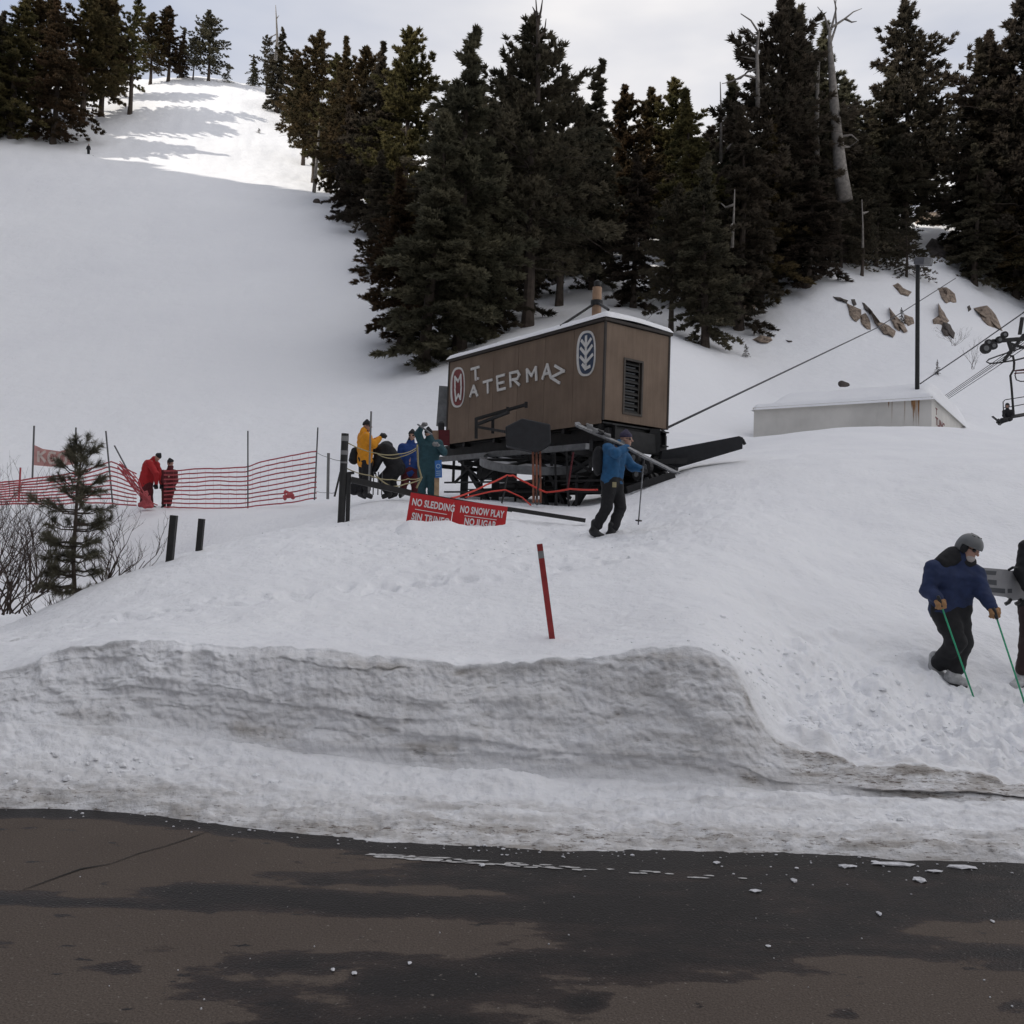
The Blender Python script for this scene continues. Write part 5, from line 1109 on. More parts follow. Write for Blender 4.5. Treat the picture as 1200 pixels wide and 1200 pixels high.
# ------------------------------------------------------------------ netting fence and banner
def fence(label, posts, top, bot, lo, hi, d, nstr=10, wob=1.0):
    f = thing('netting_fence', label, 'fence', gat((lo + hi) / 2, d(0.5 * (lo + hi))))
    for (x0, y0, x1, y1, m_) in posts: mb = MB(); mb.tube([at(x0, y0, d(x0)), at(x1, y1, d(x1))], .022, 6); mb.build('post', m_, f)
    xs = np.linspace(lo, hi, int((hi - lo) / 6) + 2); rr_ = np.random.default_rng(int(abs(lo)) + 5)
    for k in range(nstr):
        t = k / (nstr - 1); ys = np.interp(xs, [p[0] for p in top], [p[1] for p in top]) * (1 - t) + np.interp(xs, [p[0] for p in bot], [p[1] for p in bot]) * t
        ys = ys + wob * vnoise(xs / 23.0, 0 * xs + k * .35, 0, 7) * .8 + .35 * vnoise(xs / 5.0, 0 * xs + k, 0, 8)
        P = [at(x, y, d(x) + .05 * math.sin(x * .2 + k)) for x, y in zip(xs, ys)]; V = []; 
        for p in P: V += [p + np.array([0, 0, .020]), p - np.array([0, 0, .020]), p + np.array([0, .008, -.020]), p + np.array([0, .008, .020])]
        F = []
        for i in range(len(P) - 1):
            for q in range(4): F.append((4 * i + q, 4 * i + 4 + q, 4 * i + 4 + (q + 1) % 4, 4 * i + (q + 1) % 4))
        mesh_np('strand', V, F, M_ORNET, f)
    mb = MB()
    for x in np.arange(lo + 2, hi, 9.3):
        y0 = np.interp(x, [p[0] for p in top], [p[1] for p in top]); y1 = np.interp(x, [p[0] for p in bot], [p[1] for p in bot])
        mb.beam(at(x, y0, d(x)), at(x + rr_.uniform(-1, 1), y1, d(x)), .003, .003)
    mb.build('cross_cord', M_ORNET, f, kind='stuff'); return f
dR = lambda x: 27.6 - max(0, (x - 290)) * .012
dL = lambda x: 26.2 - max(0, (140 - x)) * .030
fence('red netting fence right of the two people in red, ending at a tall corner pole', [(290.5, 597, 290.5, 505, M_POLEG), (368.5, 586, 372.5, 501, M_POLEG)], [(196, 552), (240, 549), (290, 548), (302, 543), (340, 534), (371, 529)], [(196, 594), (230, 595), (290, 594.5), (330, 590), (369, 584)], 192, 371, dR)
fence('red netting fence on the left, behind the young pine', [(-20, 592, -19, 545, M_POLEG), (22, 588, 24, 548, M_ORNET), (132, 590, 124, 505, M_POLEG), (150, 552, 134, 522, M_POLEG), (38, 560, 40, 499, M_POLEG), (88, 560, 89, 501, M_POLEG)], [(-60, 568), (0, 565), (50, 560), (100, 551), (129, 541), (140, 545), (158, 556)], [(-60, 594), (0, 591), (60, 590), (130, 589), (158, 593)], -60, 160, dL)
# collapsed bundle of netting beside the people
def bundle():
    f = thing('netting_bundle', 'slumped bundle of red netting between the left fence and the bending person in red', 'netting', gat(160, 26.6)); rr_ = random.Random(3)
    for k in range(11):
        o_ = rr_.uniform(-3, 3); pts = [(140 + rr_.uniform(-3, 3), 541 + k * .9 + rr_.uniform(-2, 2)), (152 + o_, 552 + k * 1.6), (160 + o_, 562 + k * 1.6), (168 + rr_.uniform(-5, 6), 578 + k * .9), (176 + rr_.uniform(-8, 10), 592)]
        mb = MB(); mb.tube([at(x, y, 26.6 + rr_.uniform(-.12, .12)) for x, y in pts], .013, 4); mb.build('strand', M_ORNET, f)
bundle()
ck = sdf_obj('netting_knot', [('c', at(334, 582, 26.4), at(341, 580, 26.4), .05, .08), ('c', at(337, 576, 26.4), at(344, 583, 26.4), .04, .05), ('c', at(334, 576, 26.4), at(334, 584, 26.4), .03, .05)], M_ORNET, vox=.02, fold=.05, fscale=14, org=at(337, 584, 25.5)); tag(ck, 'small crumpled red lump of netting at the foot of the right fence near its corner', 'netting')
def banner():
    d = 27.5; t = thing('banner', 'faded pink banner with pale capital letters strung between two thin poles on the left', 'banner', at(63, 545, d)); xs = np.linspace(38, 89, 30); V = []
    tp = np.interp(xs, [38, 50, 70, 89], [520.5, 526, 529, 523]); bt = np.interp(xs, [38, 60, 89], [545, 547, 544])
    for j in range(6):
        for x, a, b in zip(xs, tp, bt): V.append(at(x, a + (b - a) * j / 5, d + .06 * math.sin(x * .35)))
    F = grid_faces(6, 30); V = np.array(V); mesh_np('cloth', np.concatenate([V, V + CF * .01]), np.concatenate([F, F[:, ::-1] + len(V)]), M_PINK, t, smooth=True)
    L = {'K': [((0, 0), (0, 1)), ((0, .5), (.8, 1)), ((.2, .6), (.8, 0))], 'G': [((.8, .9), (.2, 1)), ((.2, 1), (0, .7)), ((0, .7), (0, .3)), ((0, .3), (.2, 0)), ((.2, 0), (.8, .05)), ((.8, .05), (.8, .45)), ((.8, .45), (.45, .45))], 'O': [((0, .2), (0, .8)), ((0, .8), (.4, 1)), ((.4, 1), (.8, .8)), ((.8, .8), (.8, .2)), ((.8, .2), (.4, 0)), ((.4, 0), (0, .2))]}
    for ch, x, y in (('K', 45, 541.5), ('G', 57, 543), ('O', 69, 544)):
        mb = MB()
        for (a0, a1), (b0, b1) in L[ch]: mb.beam(at(x + a0 * 10.5, y - a1 * 13, d - .10), at(x + b0 * 10.5, y - b1 * 13, d - .10), .07, .012, upv=CF)
        mb.build('letter', M_PINKL, t)
banner()
# red rope fence in front of the steel frame
rope('rope', 'red rope rising over a stake top and down again in front of the steel frame', [(528, 584, 18), (548, 578, 18.6), (570, 568, 19.2), (594, 557, 19.8), (601, 557, 20), (618, 566, 20), (640, 577, 20), (668, 573, 19.5), (700, 574, 18.5)], M_ROPER, .02, sag=.01)
rope('rope', 'second red rope lower down across the front of the steel frame', [(545, 583, 19), (575, 576, 19.4), (592, 574, 19.8), (612, 583, 20), (622, 592, 19.5)], M_ROPER, .016)
for i, (x0, y0, x1, y1) in enumerate(((588, 590, 594.5, 557), (665, 575, 672, 530), (629, 585, 632, 560))):
    beamthing('rope_stake', ('leaning thin stake carrying the top of the red rope', 'thin red stake standing before the right half of the bull wheel', 'short stake beside the slatted post')[i], 'stake', at(x0, y0, 19.8), at(x1, y1, 19.8), 0, 0, (M_POLEK, M_MARO, M_POLEK)[i], r=.02)

# ------------------------------------------------------------------ bunker, lamp post, chairlift, cables
def bunker():
    C0 = at(1092, 468, 44.0); zt_ = C0[2]; C0 = np.array([C0[0], C0[1], 0]); U_ = np.array([-.83, .56, 0]); U_ /= np.linalg.norm(U_); W_ = np.array([.56, .83, 0]); L_, D_ = 8.7, 11.0
    Q = lambda u, w, z: C0 + U_ * u + W_ * w + np.array([0, 0, z]); zb = zt_ - 3.5
    t = thing('bunker', 'low cream-coloured concrete bunker with rust stains, buried to its roof in snow', 'bunker', Q(4, 4, zb + 1))
    n = 7
    for k in range(n):
        mb = MB(); u0, u1 = L_ * k / n, L_ * (k + 1) / n; mb.prism([Q(u0 + .002, 0, zb), Q(u1 - .002, 0, zb), Q(u1 - .002, .2, zb), Q(u0 + .002, .2, zb)], (0, 0, zt_ - zb)); mb.build('wall_panel', M_CONC, t)
    mb = MB(); mb.prism([Q(0, .202, zb), Q(.2, .202, zb), Q(.2, D_, zb), Q(0, D_, zb)], (0, 0, zt_ - zb)); ew = mb.build('wall', M_CONC, t)
    mb = MB(); mb.prism([Q(L_ - .2, .202, zb), Q(L_, .202, zb), Q(L_, D_, zb), Q(L_ - .2, D_, zb)], (0, 0, zt_ - zb)); mb.build('wall', M_CONC, t)
    mb = MB(); mb.prism([Q(-.05, -.05, zt_ + .002), Q(L_ + .05, -.05, zt_ + .002), Q(L_ + .05, D_, zt_ + .002), Q(-.05, D_, zt_ + .002)], (0, 0, .12)); mb.build('roof', M_CONC, t)
    # rust: thin runs down the wall
    rr_ = random.Random(5); mb = MB()
    for k in range(16):
        u = rr_.choice([rr_.gauss(.75, .12), rr_.uniform(.3, 2.0), rr_.gauss(.7, .1)]); w = rr_.uniform(.02, .07); h = rr_.uniform(.3, 1.4); y = -.004 - k * .0004
        mb.prism([Q(u, y, zt_ - .0), Q(u + w, y, zt_ - .0), Q(u + w * .5, y, zt_ - h)], W_ * -.0003)
    mb.build('rust_stain', M_RUST, t)
    # stencilled marks on the end wall
    mk = mat('red_stencil', (.16, .04, .035), .8)
    for txt, w, z, h in (('T', 1.0, -.55, .32), ('TLING', 1.0, -1.05, .38), ('G M K', 1.0, -1.6, .36)):
        V, F, w_ = text_mesh(txt, Q(-.006, w, zt_ + z), W_, np.array([0, 0, 1.0]), h, None, None, wsc=1.7); mesh_np('lettering', V, F, mk, ew)
    # snow on the roof
    nu, nw = 60, 50; A_, B_ = np.meshgrid(np.linspace(-.14, L_ + .15, nu), np.linspace(-.14, D_ + 1, nw), indexing='ij'); e = np.minimum(np.minimum(A_ + .14, L_ + .15 - A_), B_ + .14)
    hh = -.14 + .34 * np.sqrt(np.clip(e / .25, 0, 1)) + 1.25 * sstep(.1, 4.5, B_) * sstep(0, .9, e) + .08 * fbm(A_ * .7, B_ * .7, 0, 8, 4) * sstep(0, .6, e)
    P = C0 + A_[..., None] * U_ + B_[..., None] * W_; P[..., 2] = zt_ + .12 + hh; mesh_np('roof_snow', P.reshape(-1, 3), grid_faces(nu, nw), M_SNOWCAP, t, smooth=True)
    return Q, zt_
BQ, BZ = bunker()
lp = thing('lamp_post', 'tall black lamp post with a small square lamp head, standing on the bunker', 'lamp post', at(1075, 464, 46.5))
mb = MB(); mb.tube([at(1074.8, 470, 46.5), at(1075.5, 307, 46.5)], [.11, .10], 12); mb.build('pole', M_POLEK, lp)
mb = MB(); mb.beam(at(1072.5, 306.5, 46.5), at(1092, 306.8, 46.0), .45, .34); hd = mb.build('lamp_head', mat('lamp_grey', (.10, .10, .11), .6), lp, bevel=.03)
mb = MB(); mb.beam(at(1083, 306.5, 46.02), at(1090, 306.8, 45.9), .34, .36); mb.build('lens', M_GREYC, hd)
def cable(label, pts, r=.02, sag=0.0, m=M_CABLE): return rope('cable', label, pts, m, r, 'cable', sag)
cable('long cable climbing from the lift house up to the right behind the lamp post', [(776, 504, 24), (1030, 383, 62), (1120, 326, 88)], .035, .0)
cable('cable running from the lamp post up to the right above the bunker', [(1078, 450, 46), (1140, 408, 44.5), (1200, 366, 43), (1260, 322, 42)], .03)
for i, (a_, b_, c_, dsc) in enumerate(((466, 424, 396, 'top one'), (468, 426.5, 399, 'second one'), (470, 428.5, 402, 'third one'), (472, 432, 406, 'lowest one'))):
    cable(dsc + ' of the bundled cables climbing from behind the bunker to the chairlift arm', [(1080, a_ + 14, 62), (1104, a_, 58), (1165, b_, 44), (1215, c_ - 8, 40)], .018)
# lift tower arm coming in from the right
tw = thing('lift_tower', 'black chairlift tower arm with grouped wheels reaching in from the right edge', 'lift tower', gat(1262, 41))
D_ = 41.0
def tp(fn, name, m=M_POLEK, par=tw, **k): mb = MB(); fn(mb); return mb.build(name, m, par, **k)
tb = gat(1262, D_); tp(lambda mb: mb.tube([dn(tb, .5), at(1258, 350, D_)], [.35, .28], 14), 'mast', M_POLEG)
tp(lambda mb: mb.beam(at(1162, 400, D_), at(1265, 392, D_), .16, .16), 'cross_arm')
tp(lambda mb: mb.beam(at(1176, 423, D_), at(1200, 392, D_), .12, .12), 'brace'); tp(lambda mb: mb.beam(at(1182, 400, D_), at(1186, 412, D_), .14, .12), 'brace'); tp(lambda mb: mb.beam(at(1182, 402, D_), at(1240, 420, D_), .10, .10), 'brace')
for x, y, r_ in ((1165, 405, .17), (1156, 408, .24), (1172, 398, .16), (1178, 392, .15), (1159, 401, .14)):
    c0 = at(x, y, D_ - .2); w_ = tp(lambda mb: mb.tube([c0, c0 + CF * .14], r_, 16), 'sheave', M_STEEL); tp(lambda mb: mb.tube([c0 - CF * .01, c0 + CF * .15], r_ * .5, 10), 'sheave_hub', M_STEELG, w_)
tp(lambda mb: mb.beam(at(1195, 392, D_), at(1198, 372, D_), .12, .12), 'brace')
loop = [(1200, 407), (1185, 412), (1170, 417), (1159, 421), (1156, 424), (1160, 426), (1172, 425), (1190, 422), (1210, 417)]
tp(lambda mb: mb.tube([at(x, y, D_) for x, y in loop], .035, 6), 'rope_guide')
# chair with a rider
ch = thing('lift_chair', 'black chairlift chair with a curved hanger at the right photo edge', 'chairlift chair', at(1192, 494, 42))
hg = [(1184, 417), (1187, 417), (1188.5, 425), (1188, 433), (1184, 440), (1185.5, 455), (1187, 475), (1188, 487)]
tp(lambda mb: mb.tube([at(x, y, 42) for x, y in hg], .05, 8), 'hanger', M_POLEK, ch)
tp(lambda mb: mb.prism([at(1177, 489, 42), at(1212, 483, 41.6), at(1214, 485.5, 40.9), at(1180, 491.5, 41.3)], (0, 0, .05)), 'seat', M_POLEK, ch)
for pts in ([(1176, 486), (1175.5, 471), (1178, 468.5), (1200, 465), (1214, 462)], [(1176, 478), (1188, 476), (1214, 471)], [(1189, 488.5), (1214, 483)]):
    tp(lambda mb: mb.tube([at(x, y, 42) for x, y in pts], .022, 6), 'frame_tube', M_POLEK, ch)
ch2 = thing('lift_chair', 'second chairlift chair behind the hanger, mostly cut off by the right photo edge', 'chairlift chair', at(1200, 446, 47))
for y in (434.5, 437.5): tp(lambda mb: mb.beam(at(1189, y, 47), at(1214, y - 1.5, 47), .09, .05), 'seat_slat', M_MARO, ch2)
tp(lambda mb: mb.tube([at(x, y, 47) for x, y in [(1214, 431), (1191, 434), (1189.5, 440), (1191, 445), (1196, 447), (1214, 446)]], .03, 6), 'frame_tube', M_POLEK, ch2)
tp(lambda mb: mb.tube([at(x, y, 47) for x, y in [(1205, 434), (1206, 410), (1204, 398)]], .04, 6), 'hanger', M_POLEK, ch2)

# ------------------------------------------------------------------ people
def unit(v): v = np.asarray(v, float); return v / max(np.linalg.norm(v), 1e-9)
def face_axes(fwd, up=(0, 0, 1)):
    f = unit(fwd); u = np.asarray(up, float); r = unit(np.cross(f, u)); u = np.cross(r, f); return r, f, u
def hand_prims(w, d, pn, s=1.0, curl=.6):
    """wrist w, pointing direction d, palm normal pn: palm, four unequal bent fingers, thumb from the side"""
    d = unit(d); pn = unit(np.asarray(pn, float) - d * np.dot(pn, d)); sd = np.cross(d, pn); P = []
    k = w + d * .085 * s
    P.append(('c', w + sd * .012 * s, k + sd * .026 * s, .024 * s, .021 * s)); P.append(('c', w - sd * .012 * s, k - sd * .026 * s, .024 * s, .021 * s))
    for i, (o, L) in enumerate(((.036, .068), (.013, .080), (-.011, .074), (-.034, .056))):
        b = k + sd * o * s; m = b + (d * math.cos(curl) + pn * math.sin(curl)) * L * .5 * s; e = m + (d * math.cos(2.3 * curl) + pn * math.sin(2.3 * curl)) * L * .5 * s
        P += [('c', b, m, .0125 * s, .0115 * s), ('c', m, e, .0115 * s, .010 * s)]
    b = w + sd * .03 * s + d * .02 * s; m = b + (sd * .8 + d * .5 + pn * .4) * .036 * s; e = m + (d * .8 + pn * .7 + sd * .1) * .034 * s
    P += [('c', b, m, .015 * s, .013 * s), ('c', m, e, .013 * s, .011 * s)]
    return P
def head_prims(c, fwd, s=1.0, up=(0, 0, 1)):
    r, f, u = face_axes(fwd, up); ax = np.array([r, f, u]); c = np.asarray(c, float)
    P = [('e', c + u * .02 * s, (.074 * s, .092 * s, .098 * s), ax), ('e', c + f * .028 * s - u * .055 * s, (.054 * s, .058 * s, .062 * s), ax)]
    P.append(('c', c + f * .088 * s + u * .012 * s, c + f * .112 * s - u * .022 * s, .011 * s, .016 * s))       # nose
    P.append(('c', c + f * .078 * s - u * .052 * s - r * .018 * s, c + f * .078 * s - u * .052 * s + r * .018 * s, .011 * s, .011 * s))   # mouth
    P.append(('c', c + f * .066 * s - u * .095 * s, c + f * .060 * s - u * .088 * s, .022 * s, .022 * s))       # chin
    P.append(('c', c + f * .078 * s + u * .032 * s - r * .03 * s, c + f * .078 * s + u * .032 * s + r * .03 * s, .014 * s, .014 * s))     # brow
    for q in (-1, 1): P.append(('e', c + r * q * .076 * s - f * .005 * s, (.010 * s, .020 * s, .030 * s), ax))  # ears
    return P
def person(label, J, d, mj, mt, fwd, s=1.0, head='helmet', mh=M_HELMG, mb_=M_BLACKP, mg=M_BLACK, coat=.0, vox=.018, hood=True, eyew=True, beard=False, fine=True, name='person', boot_r=.06, scarf=None, jk='jacket', bulk=1.0, headup=(0, 0, 1)):
    """J: joint name -> (px, py, offset in depth) seen in the photograph; converted to metres here"""
    p = {k: at(v[0], v[1], d + v[2]) for k, v in J.items()}
    if s is None: s = 1.0
    feet = (p['anL'] + p['anR']) / 2; org = np.array([feet[0], feet[1], min(p['anL'][2], p['anR'][2]) - .08 * s])
    t = thing(name, label, 'person', org)
    B = bulk * s; ch, pe, ne, he = p['chest'], p['pelvis'], p['neck'], p['head']
    sh = unit(p['shR'] - p['shL']); hipv = unit(p['hiR'] - p['hiL'])
    # body: one continuous skin, from head to feet
    prims = head_prims(he, fwd, s, headup) + [('c', he - np.array([0, 0, .05 * s]), ne, .05 * s, .055 * s), ('c', ne, ch, .07 * s, .11 * s), ('c', ch, pe, .12 * s, .12 * s)]
    for q in 'LR':
        prims += [('c', ne - (ne - p['sh' + q]) * .3, p['sh' + q], .05 * s, .055 * s), ('c', p['sh' + q], p['el' + q], .045 * s, .038 * s), ('c', p['el' + q], p['ha' + q], .036 * s, .026 * s),
                  ('c', p['hi' + q], p['kn' + q], .075 * s, .052 * s), ('c', p['kn' + q], p['an' + q], .05 * s, .036 * s)]
    if not mg: 
        for q in 'LR': hd = unit(p['ha' + q] - p['el' + q]); prims += hand_prims(p['ha' + q], hd, np.array([0, -.2, -1.0]), s)
    sdf_obj('body', prims, M_SKIN, t, vox=max(vox * .72, .011), k=.018 * s)
    # trousers
    tr = [('c', pe + hipv * .06 * s, pe - hipv * .06 * s, .135 * B, .135 * B)]
    for q in 'LR': tr += [('c', p['hi' + q], p['kn' + q], .118 * B, .088 * B), ('c', p['kn' + q], p['an' + q] + (p['kn' + q] - p['an' + q]) * .22, .085 * B, .082 * B)]
    sdf_obj('trousers', tr, mt, t, vox=vox, k=.04 * s, fold=.020 * s, fscale=8 / s, seed=3)
    # jacket with sleeves, hem and collar
    hem = pe - (ch - pe) * coat
    jp = [('c', ch + sh * .085 * s, hem + hipv * .07 * s, .135 * B, .135 * B), ('c', ch - sh * .085 * s, hem - hipv * .07 * s, .135 * B, .135 * B), ('c', ne, ch, .085 * B, .12 * B)]
    for q in 'LR': jp += [('c', p['sh' + q], ch, .088 * B, .10 * B), ('c', p['sh' + q], p['el' + q], .085 * B, .072 * B), ('c', p['el' + q], p['ha' + q] - (p['ha' + q] - p['el' + q]) * .10, .070 * B, .054 * B)]
    if hood: jp.append(('c', ne + np.array([0, 0, .01]), ne + (he - ne) * .35 - unit(fwd) * .02, .088 * B, .082 * B))
    sdf_obj(jk, jp, mj, t, vox=vox, k=.035 * s, fold=.022 * s, fscale=9 / s, seed=5)
    # boots
    for q in 'LR':
        a = p['an' + q]; o = p['to' + q]; bk = unit(a - o) * .05 * s; dn_ = np.array([0, 0, -.05 * s])
        b = sdf_obj('boot', [('c', a + np.array([0, 0, .12 * s]), a + dn_ * .3, boot_r * 1.05 * s, boot_r * 1.1 * s), ('c', a + bk + dn_, o + dn_ * .5, boot_r * .9 * s, boot_r * .75 * s)], mb_, t, vox=vox * .8, k=.03 * s)
        sdf_obj('sole', [('c', a + bk + dn_ * 1.7, o + dn_ * 1.3, boot_r * .62 * s, boot_r * .55 * s)], M_BLACKP, b, vox=vox * .8, k=.02)
    if mg:
        for q in 'LR':
            hd = unit(p['ha' + q] - p['el' + q])
            if fine: sdf_obj('glove', hand_prims(p['ha' + q] - hd * .03 * s, hd + np.array([0, 0, -.25]), np.array([0, .2, -1.0]) + np.array(fwd) * .3, s * 1.15, curl=1.0) + [('c', p['ha' + q] - hd * .06 * s, p['ha' + q] - hd * .01 * s, .045 * s, .036 * s)], mg, t, vox=.008, k=.010 * s)
            else: sdf_obj('glove', hand_prims(p['ha' + q], hd, np.array([0, .2, -1.0]), s * 1.3, curl=.9) + [('c', p['ha' + q] - hd * .05, p['ha' + q], .045 * s, .036 * s)], mg, t, vox=.012, k=.012 * s)
    r, f, u = face_axes(fwd, headup); ax = np.array([r, f, u])
    if head == 'helmet':
        c = he + u * .035 * s - f * .008 * s
        h = sdf_obj('helmet', [('e', c, (.112 * s, .132 * s, .125 * s), ax), ('e', c - f * .06 * s - u * .05 * s, (.085 * s, .07 * s, .08 * s), ax)], mh, t, vox=vox * .62, k=.03 * s,
                    cut=lambda P: np.minimum(.012 * s + .0 - ((P - c) @ u) - .0, np.inf) if False else np.maximum(-((P - c) @ u) - .010 * s, -1) * (((P - c) @ f) > -.03 * s) + np.where(((P - c) @ f) > -.03 * s, 0, -1.0))
        for q in (-1, 1): sdf_obj('ear_pad', [('e', he + r * q * .088 * s - u * .012 * s - f * .005 * s, (.022 * s, .042 * s, .055 * s), ax)], M_BLACK, t, vox=.012, k=.01)
        for i, (aa, bb) in enumerate(((-.5, .1), (.5, .1), (-.25, .3), (.25, .3), (0, -.2))):
            dv = unit(r * aa + f * bb + u * .8); q0 = c - dv * .004 * s + ax.T @ (np.array([.112, .132, .125]) * s * (ax @ dv) / np.linalg.norm(ax @ dv)); sdf_obj('vent', [('c', q0 - f * .014 * s, q0 + f * .014 * s, .008 * s, .008 * s)], M_BLACKP, h, vox=.006, k=.005, pad=.02)
    elif head == 'beanie':
        c = he + u * .05 * s - f * .008 * s
        sdf_obj('hat', [('e', c, (.092 * s, .106 * s, .092 * s), ax), ('c', c + u * .03 * s, c + u * .09 * s, .06 * s, .035 * s)], mh, t, vox=vox * .7, k=.03 * s, fold=.006 * s, fscale=25 / s, cut=lambda P: -((P - c) @ u) - .022 * s)
    if eyew:
        c = he + f * .074 * s + u * .008 * s
        g = sdf_obj('sunglasses', [('e', c - r * .033 * s, (.034 * s, .020 * s, .021 * s), ax), ('e', c + r * .033 * s, (.034 * s, .020 * s, .021 * s), ax), ('c', c - r * .07 * s - f * .02 * s, c - r * .082 * s - f * .07 * s, .007, .007), ('c', c + r * .07 * s - f * .02 * s, c + r * .082 * s - f * .07 * s, .007, .007)], M_LENS, t, vox=.009, k=.012 * s)
    if beard:
        c = he + f * .060 * s - u * .080 * s; sdf_obj('beard', [('e', c, (.052 * s, .045 * s, .042 * s), ax)], M_BEARD, t, vox=.010, k=.01, fold=.008, fscale=40)
    if scarf is not None: sdf_obj('collar', [('c', ne + np.array([0, 0, .00]), ne + (he - ne) * .42, .088 * s, .080 * s)], scarf, t, vox=vox, k=.02, fold=.01, fscale=12)
    return t, p
def pole_thing(label, top, tip, m, dbot=None, basket=.05, r=.009, grip=.12, name='ski_pole'):
    t = thing(name, label, 'ski pole', tip); v = unit(tip - top)
    mb = MB(); mb.tube([top + v * grip, tip], r, 8); mb.build('shaft', m, t, smooth=True)
    mb = MB(); mb.tube([top, top + v * .02, top + v * grip], [.014, .020, .016], 8); mb.build('grip', M_BLACKP, t, smooth=True)
    if basket: b = tip - v * .07; mb = MB(); mb.tube([b - v * .008, b + v * .008], basket, 14); mb.build('basket', M_BLACKP, t)
    return t
# -- skier coming down at the right with green poles
JR = dict(head=(1135.5, 643, -.06), neck=(1123, 659, .0), chest=(1117, 676, .0), pelvis=(1113, 712, .05), shR=(1096, 668, -.04), shL=(1141, 672, -.02), elR=(1088, 692, -.06), elL=(1151, 694, -.14), haR=(1099, 702, -.22), haL=(1163, 712, -.30),
          hiR=(1106, 718, .02), hiL=(1121, 718, .04), knR=(1121, 752, -.14), knL=(1127, 752, .02), anR=(1096, 783, .18), anL=(1118, 791, -.02), toR=(1107, 792, .10), toL=(1130, 797, -.10))
pR, pj = person('older skier in navy jacket and grey helmet stepping down with green poles', JR, 9.6, M_NAVY, M_BLACK, (.60, -.78, -.45), s=1.0, mb_=M_BOOTW, mg=M_GLOVT, vox=.013, beard=True, boot_r=.062, bulk=1.12, headup=(.25, -.1, 1))
sdf_obj('shoulder_yoke', [('c', at(1104, 660, 9.56), at(1117, 652, 9.60), .088, .098), ('c', at(1117, 652, 9.60), at(1135, 660, 9.57), .095, .080)], M_BLACK, pR, vox=.013, k=.03, fold=.012, fscale=10)
pole_thing('green ski pole held upright in the navy skier\'s nearer hand, crossing his leg', at(1099, 698, 9.34), at(1141, 817, 9.25), M_GREEN, basket=0)
pole_thing('green ski pole in the navy skier\'s outstretched hand at the right edge', at(1164, 712, 9.27), at(1201, 825, 9.05), M_GREEN, basket=0)
# -- person cut by the right edge with a snowboard under the arm
JE = dict(head=(1222, 612, .0), neck=(1218, 632, .0), chest=(1216, 655, .0), pelvis=(1214, 712, .05), shR=(1205, 642, -.1), shL=(1232, 642, .1), elR=(1197, 672, -.16), elL=(1240, 680, .0), haR=(1207, 694, -.24), haL=(1240, 712, -.2),
          hiR=(1208, 715, .0), hiL=(1222, 715, .06), knR=(1205, 757, -.08), knL=(1226, 757, .0), anR=(1198, 792, .0), anL=(1226, 797, .02), toR=(1188, 801, -.1), toL=(1216, 806, -.12))
person('snowboarder in black mostly outside the right edge, carrying a grey board', JE, 9.9, M_BLACK, mat('dark_brown_cloth', (.035, .018, .018), .85, scale=12), (-.7, -.7, 0), vox=.016, boot_r=.065, mb_=M_BOOTW)
def board():
    d = 9.75; t = thing('snowboard', 'pale grey snowboard with dark graphic blocks carried flat at the right edge', 'snowboard', at(1180, 684, d))
    out = [(1147, 668), (1150, 665), (1180, 667.5), (1184, 669), (1212, 667), (1232, 672), (1240, 685), (1232, 699), (1206, 702), (1186, 704), (1180, 700), (1155, 696.5), (1149, 690), (1147, 680)]
    mb = MB(); mb.prism([at(x, y, d + (x - 1180) * .004) for x, y in out], CF * .015); mb.build('deck', M_BOARD, t)
    for pts in ([(1150, 668), (1168, 669.5), (1167, 674), (1150, 673)], [(1158, 679), (1168, 680), (1168, 686), (1157, 684.5)], [(1149, 678), (1155, 679), (1155, 688), (1178, 690), (1178, 695.5), (1156, 693.5), (1150, 688)], [(1181, 690), (1186, 690), (1186, 695), (1181, 695)]):
        mb = MB(); mb.prism([at(x, y, d - .004 + (x - 1180) * .004) for x, y in pts], CF * .002); mb.build('graphic', M_BOARDD, t)
    V, F, w = text_mesh('SINNS', at(1177.2, 687, d - .006), CU, -CR, .035, None, None, wsc=1.0, t=.002); mesh_np('lettering', V, F, M_BOARDD, t)
    for x in (1184, 1196):
        mb = MB(); mb.tube([at(x, 703, d - .02), at(x - 2, 706, d - .08), at(x - 6, 708, d - .08)], .02, 8); mb.build('binding', M_BLACKP, t)
    mb = MB(); mb.tube([at(1182, 668, d - .05), at(1187, 665, d - .10), at(1192, 665, d - .05)], .014, 8); mb.build('binding_strap', M_BLACKP, t)
board()
# -- skier in blue walking with skis on the shoulder
JC = dict(head=(733.5, 515, -.02), neck=(726, 524, .0), chest=(720, 534, .0), pelvis=(717, 563, .0), shR=(713, 526, -.16), shL=(727, 528, .14), elR=(722, 531, -.36), elL=(741, 547, .14), haR=(736, 524, -.20), haL=(752, 549, .0),
          hiR=(714, 566, -.06), hiL=(721, 566, .06), knR=(711, 594, -.05), knL=(727, 594, .07), anR=(697, 621, .0), anL=(717, 624, -.02), toR=(706, 627, -.04), toL=(730, 628, -.06))
pC, pj = person('skier in bright blue jacket walking uphill of the red stake with skis on the shoulder', JC, 15.2, M_BLUEJ, M_BLACK, (.97, -.25, -.05), head='beanie', mh=mat('purple_dark_cloth', (.035, .028, .06), .8), vox=.016, boot_r=.064, scarf=M_GREYC, bulk=1.08)
bp_ = sdf_obj('backpack', [('e', at(701, 540, 15.2), (.10, .14, .25))], M_BLACK, None, vox=.02, k=.02, fold=.012, fscale=10, org=at(701, 558, 15.2)); tag(bp_, 'black backpack on the back of the walking skier in blue', 'backpack')
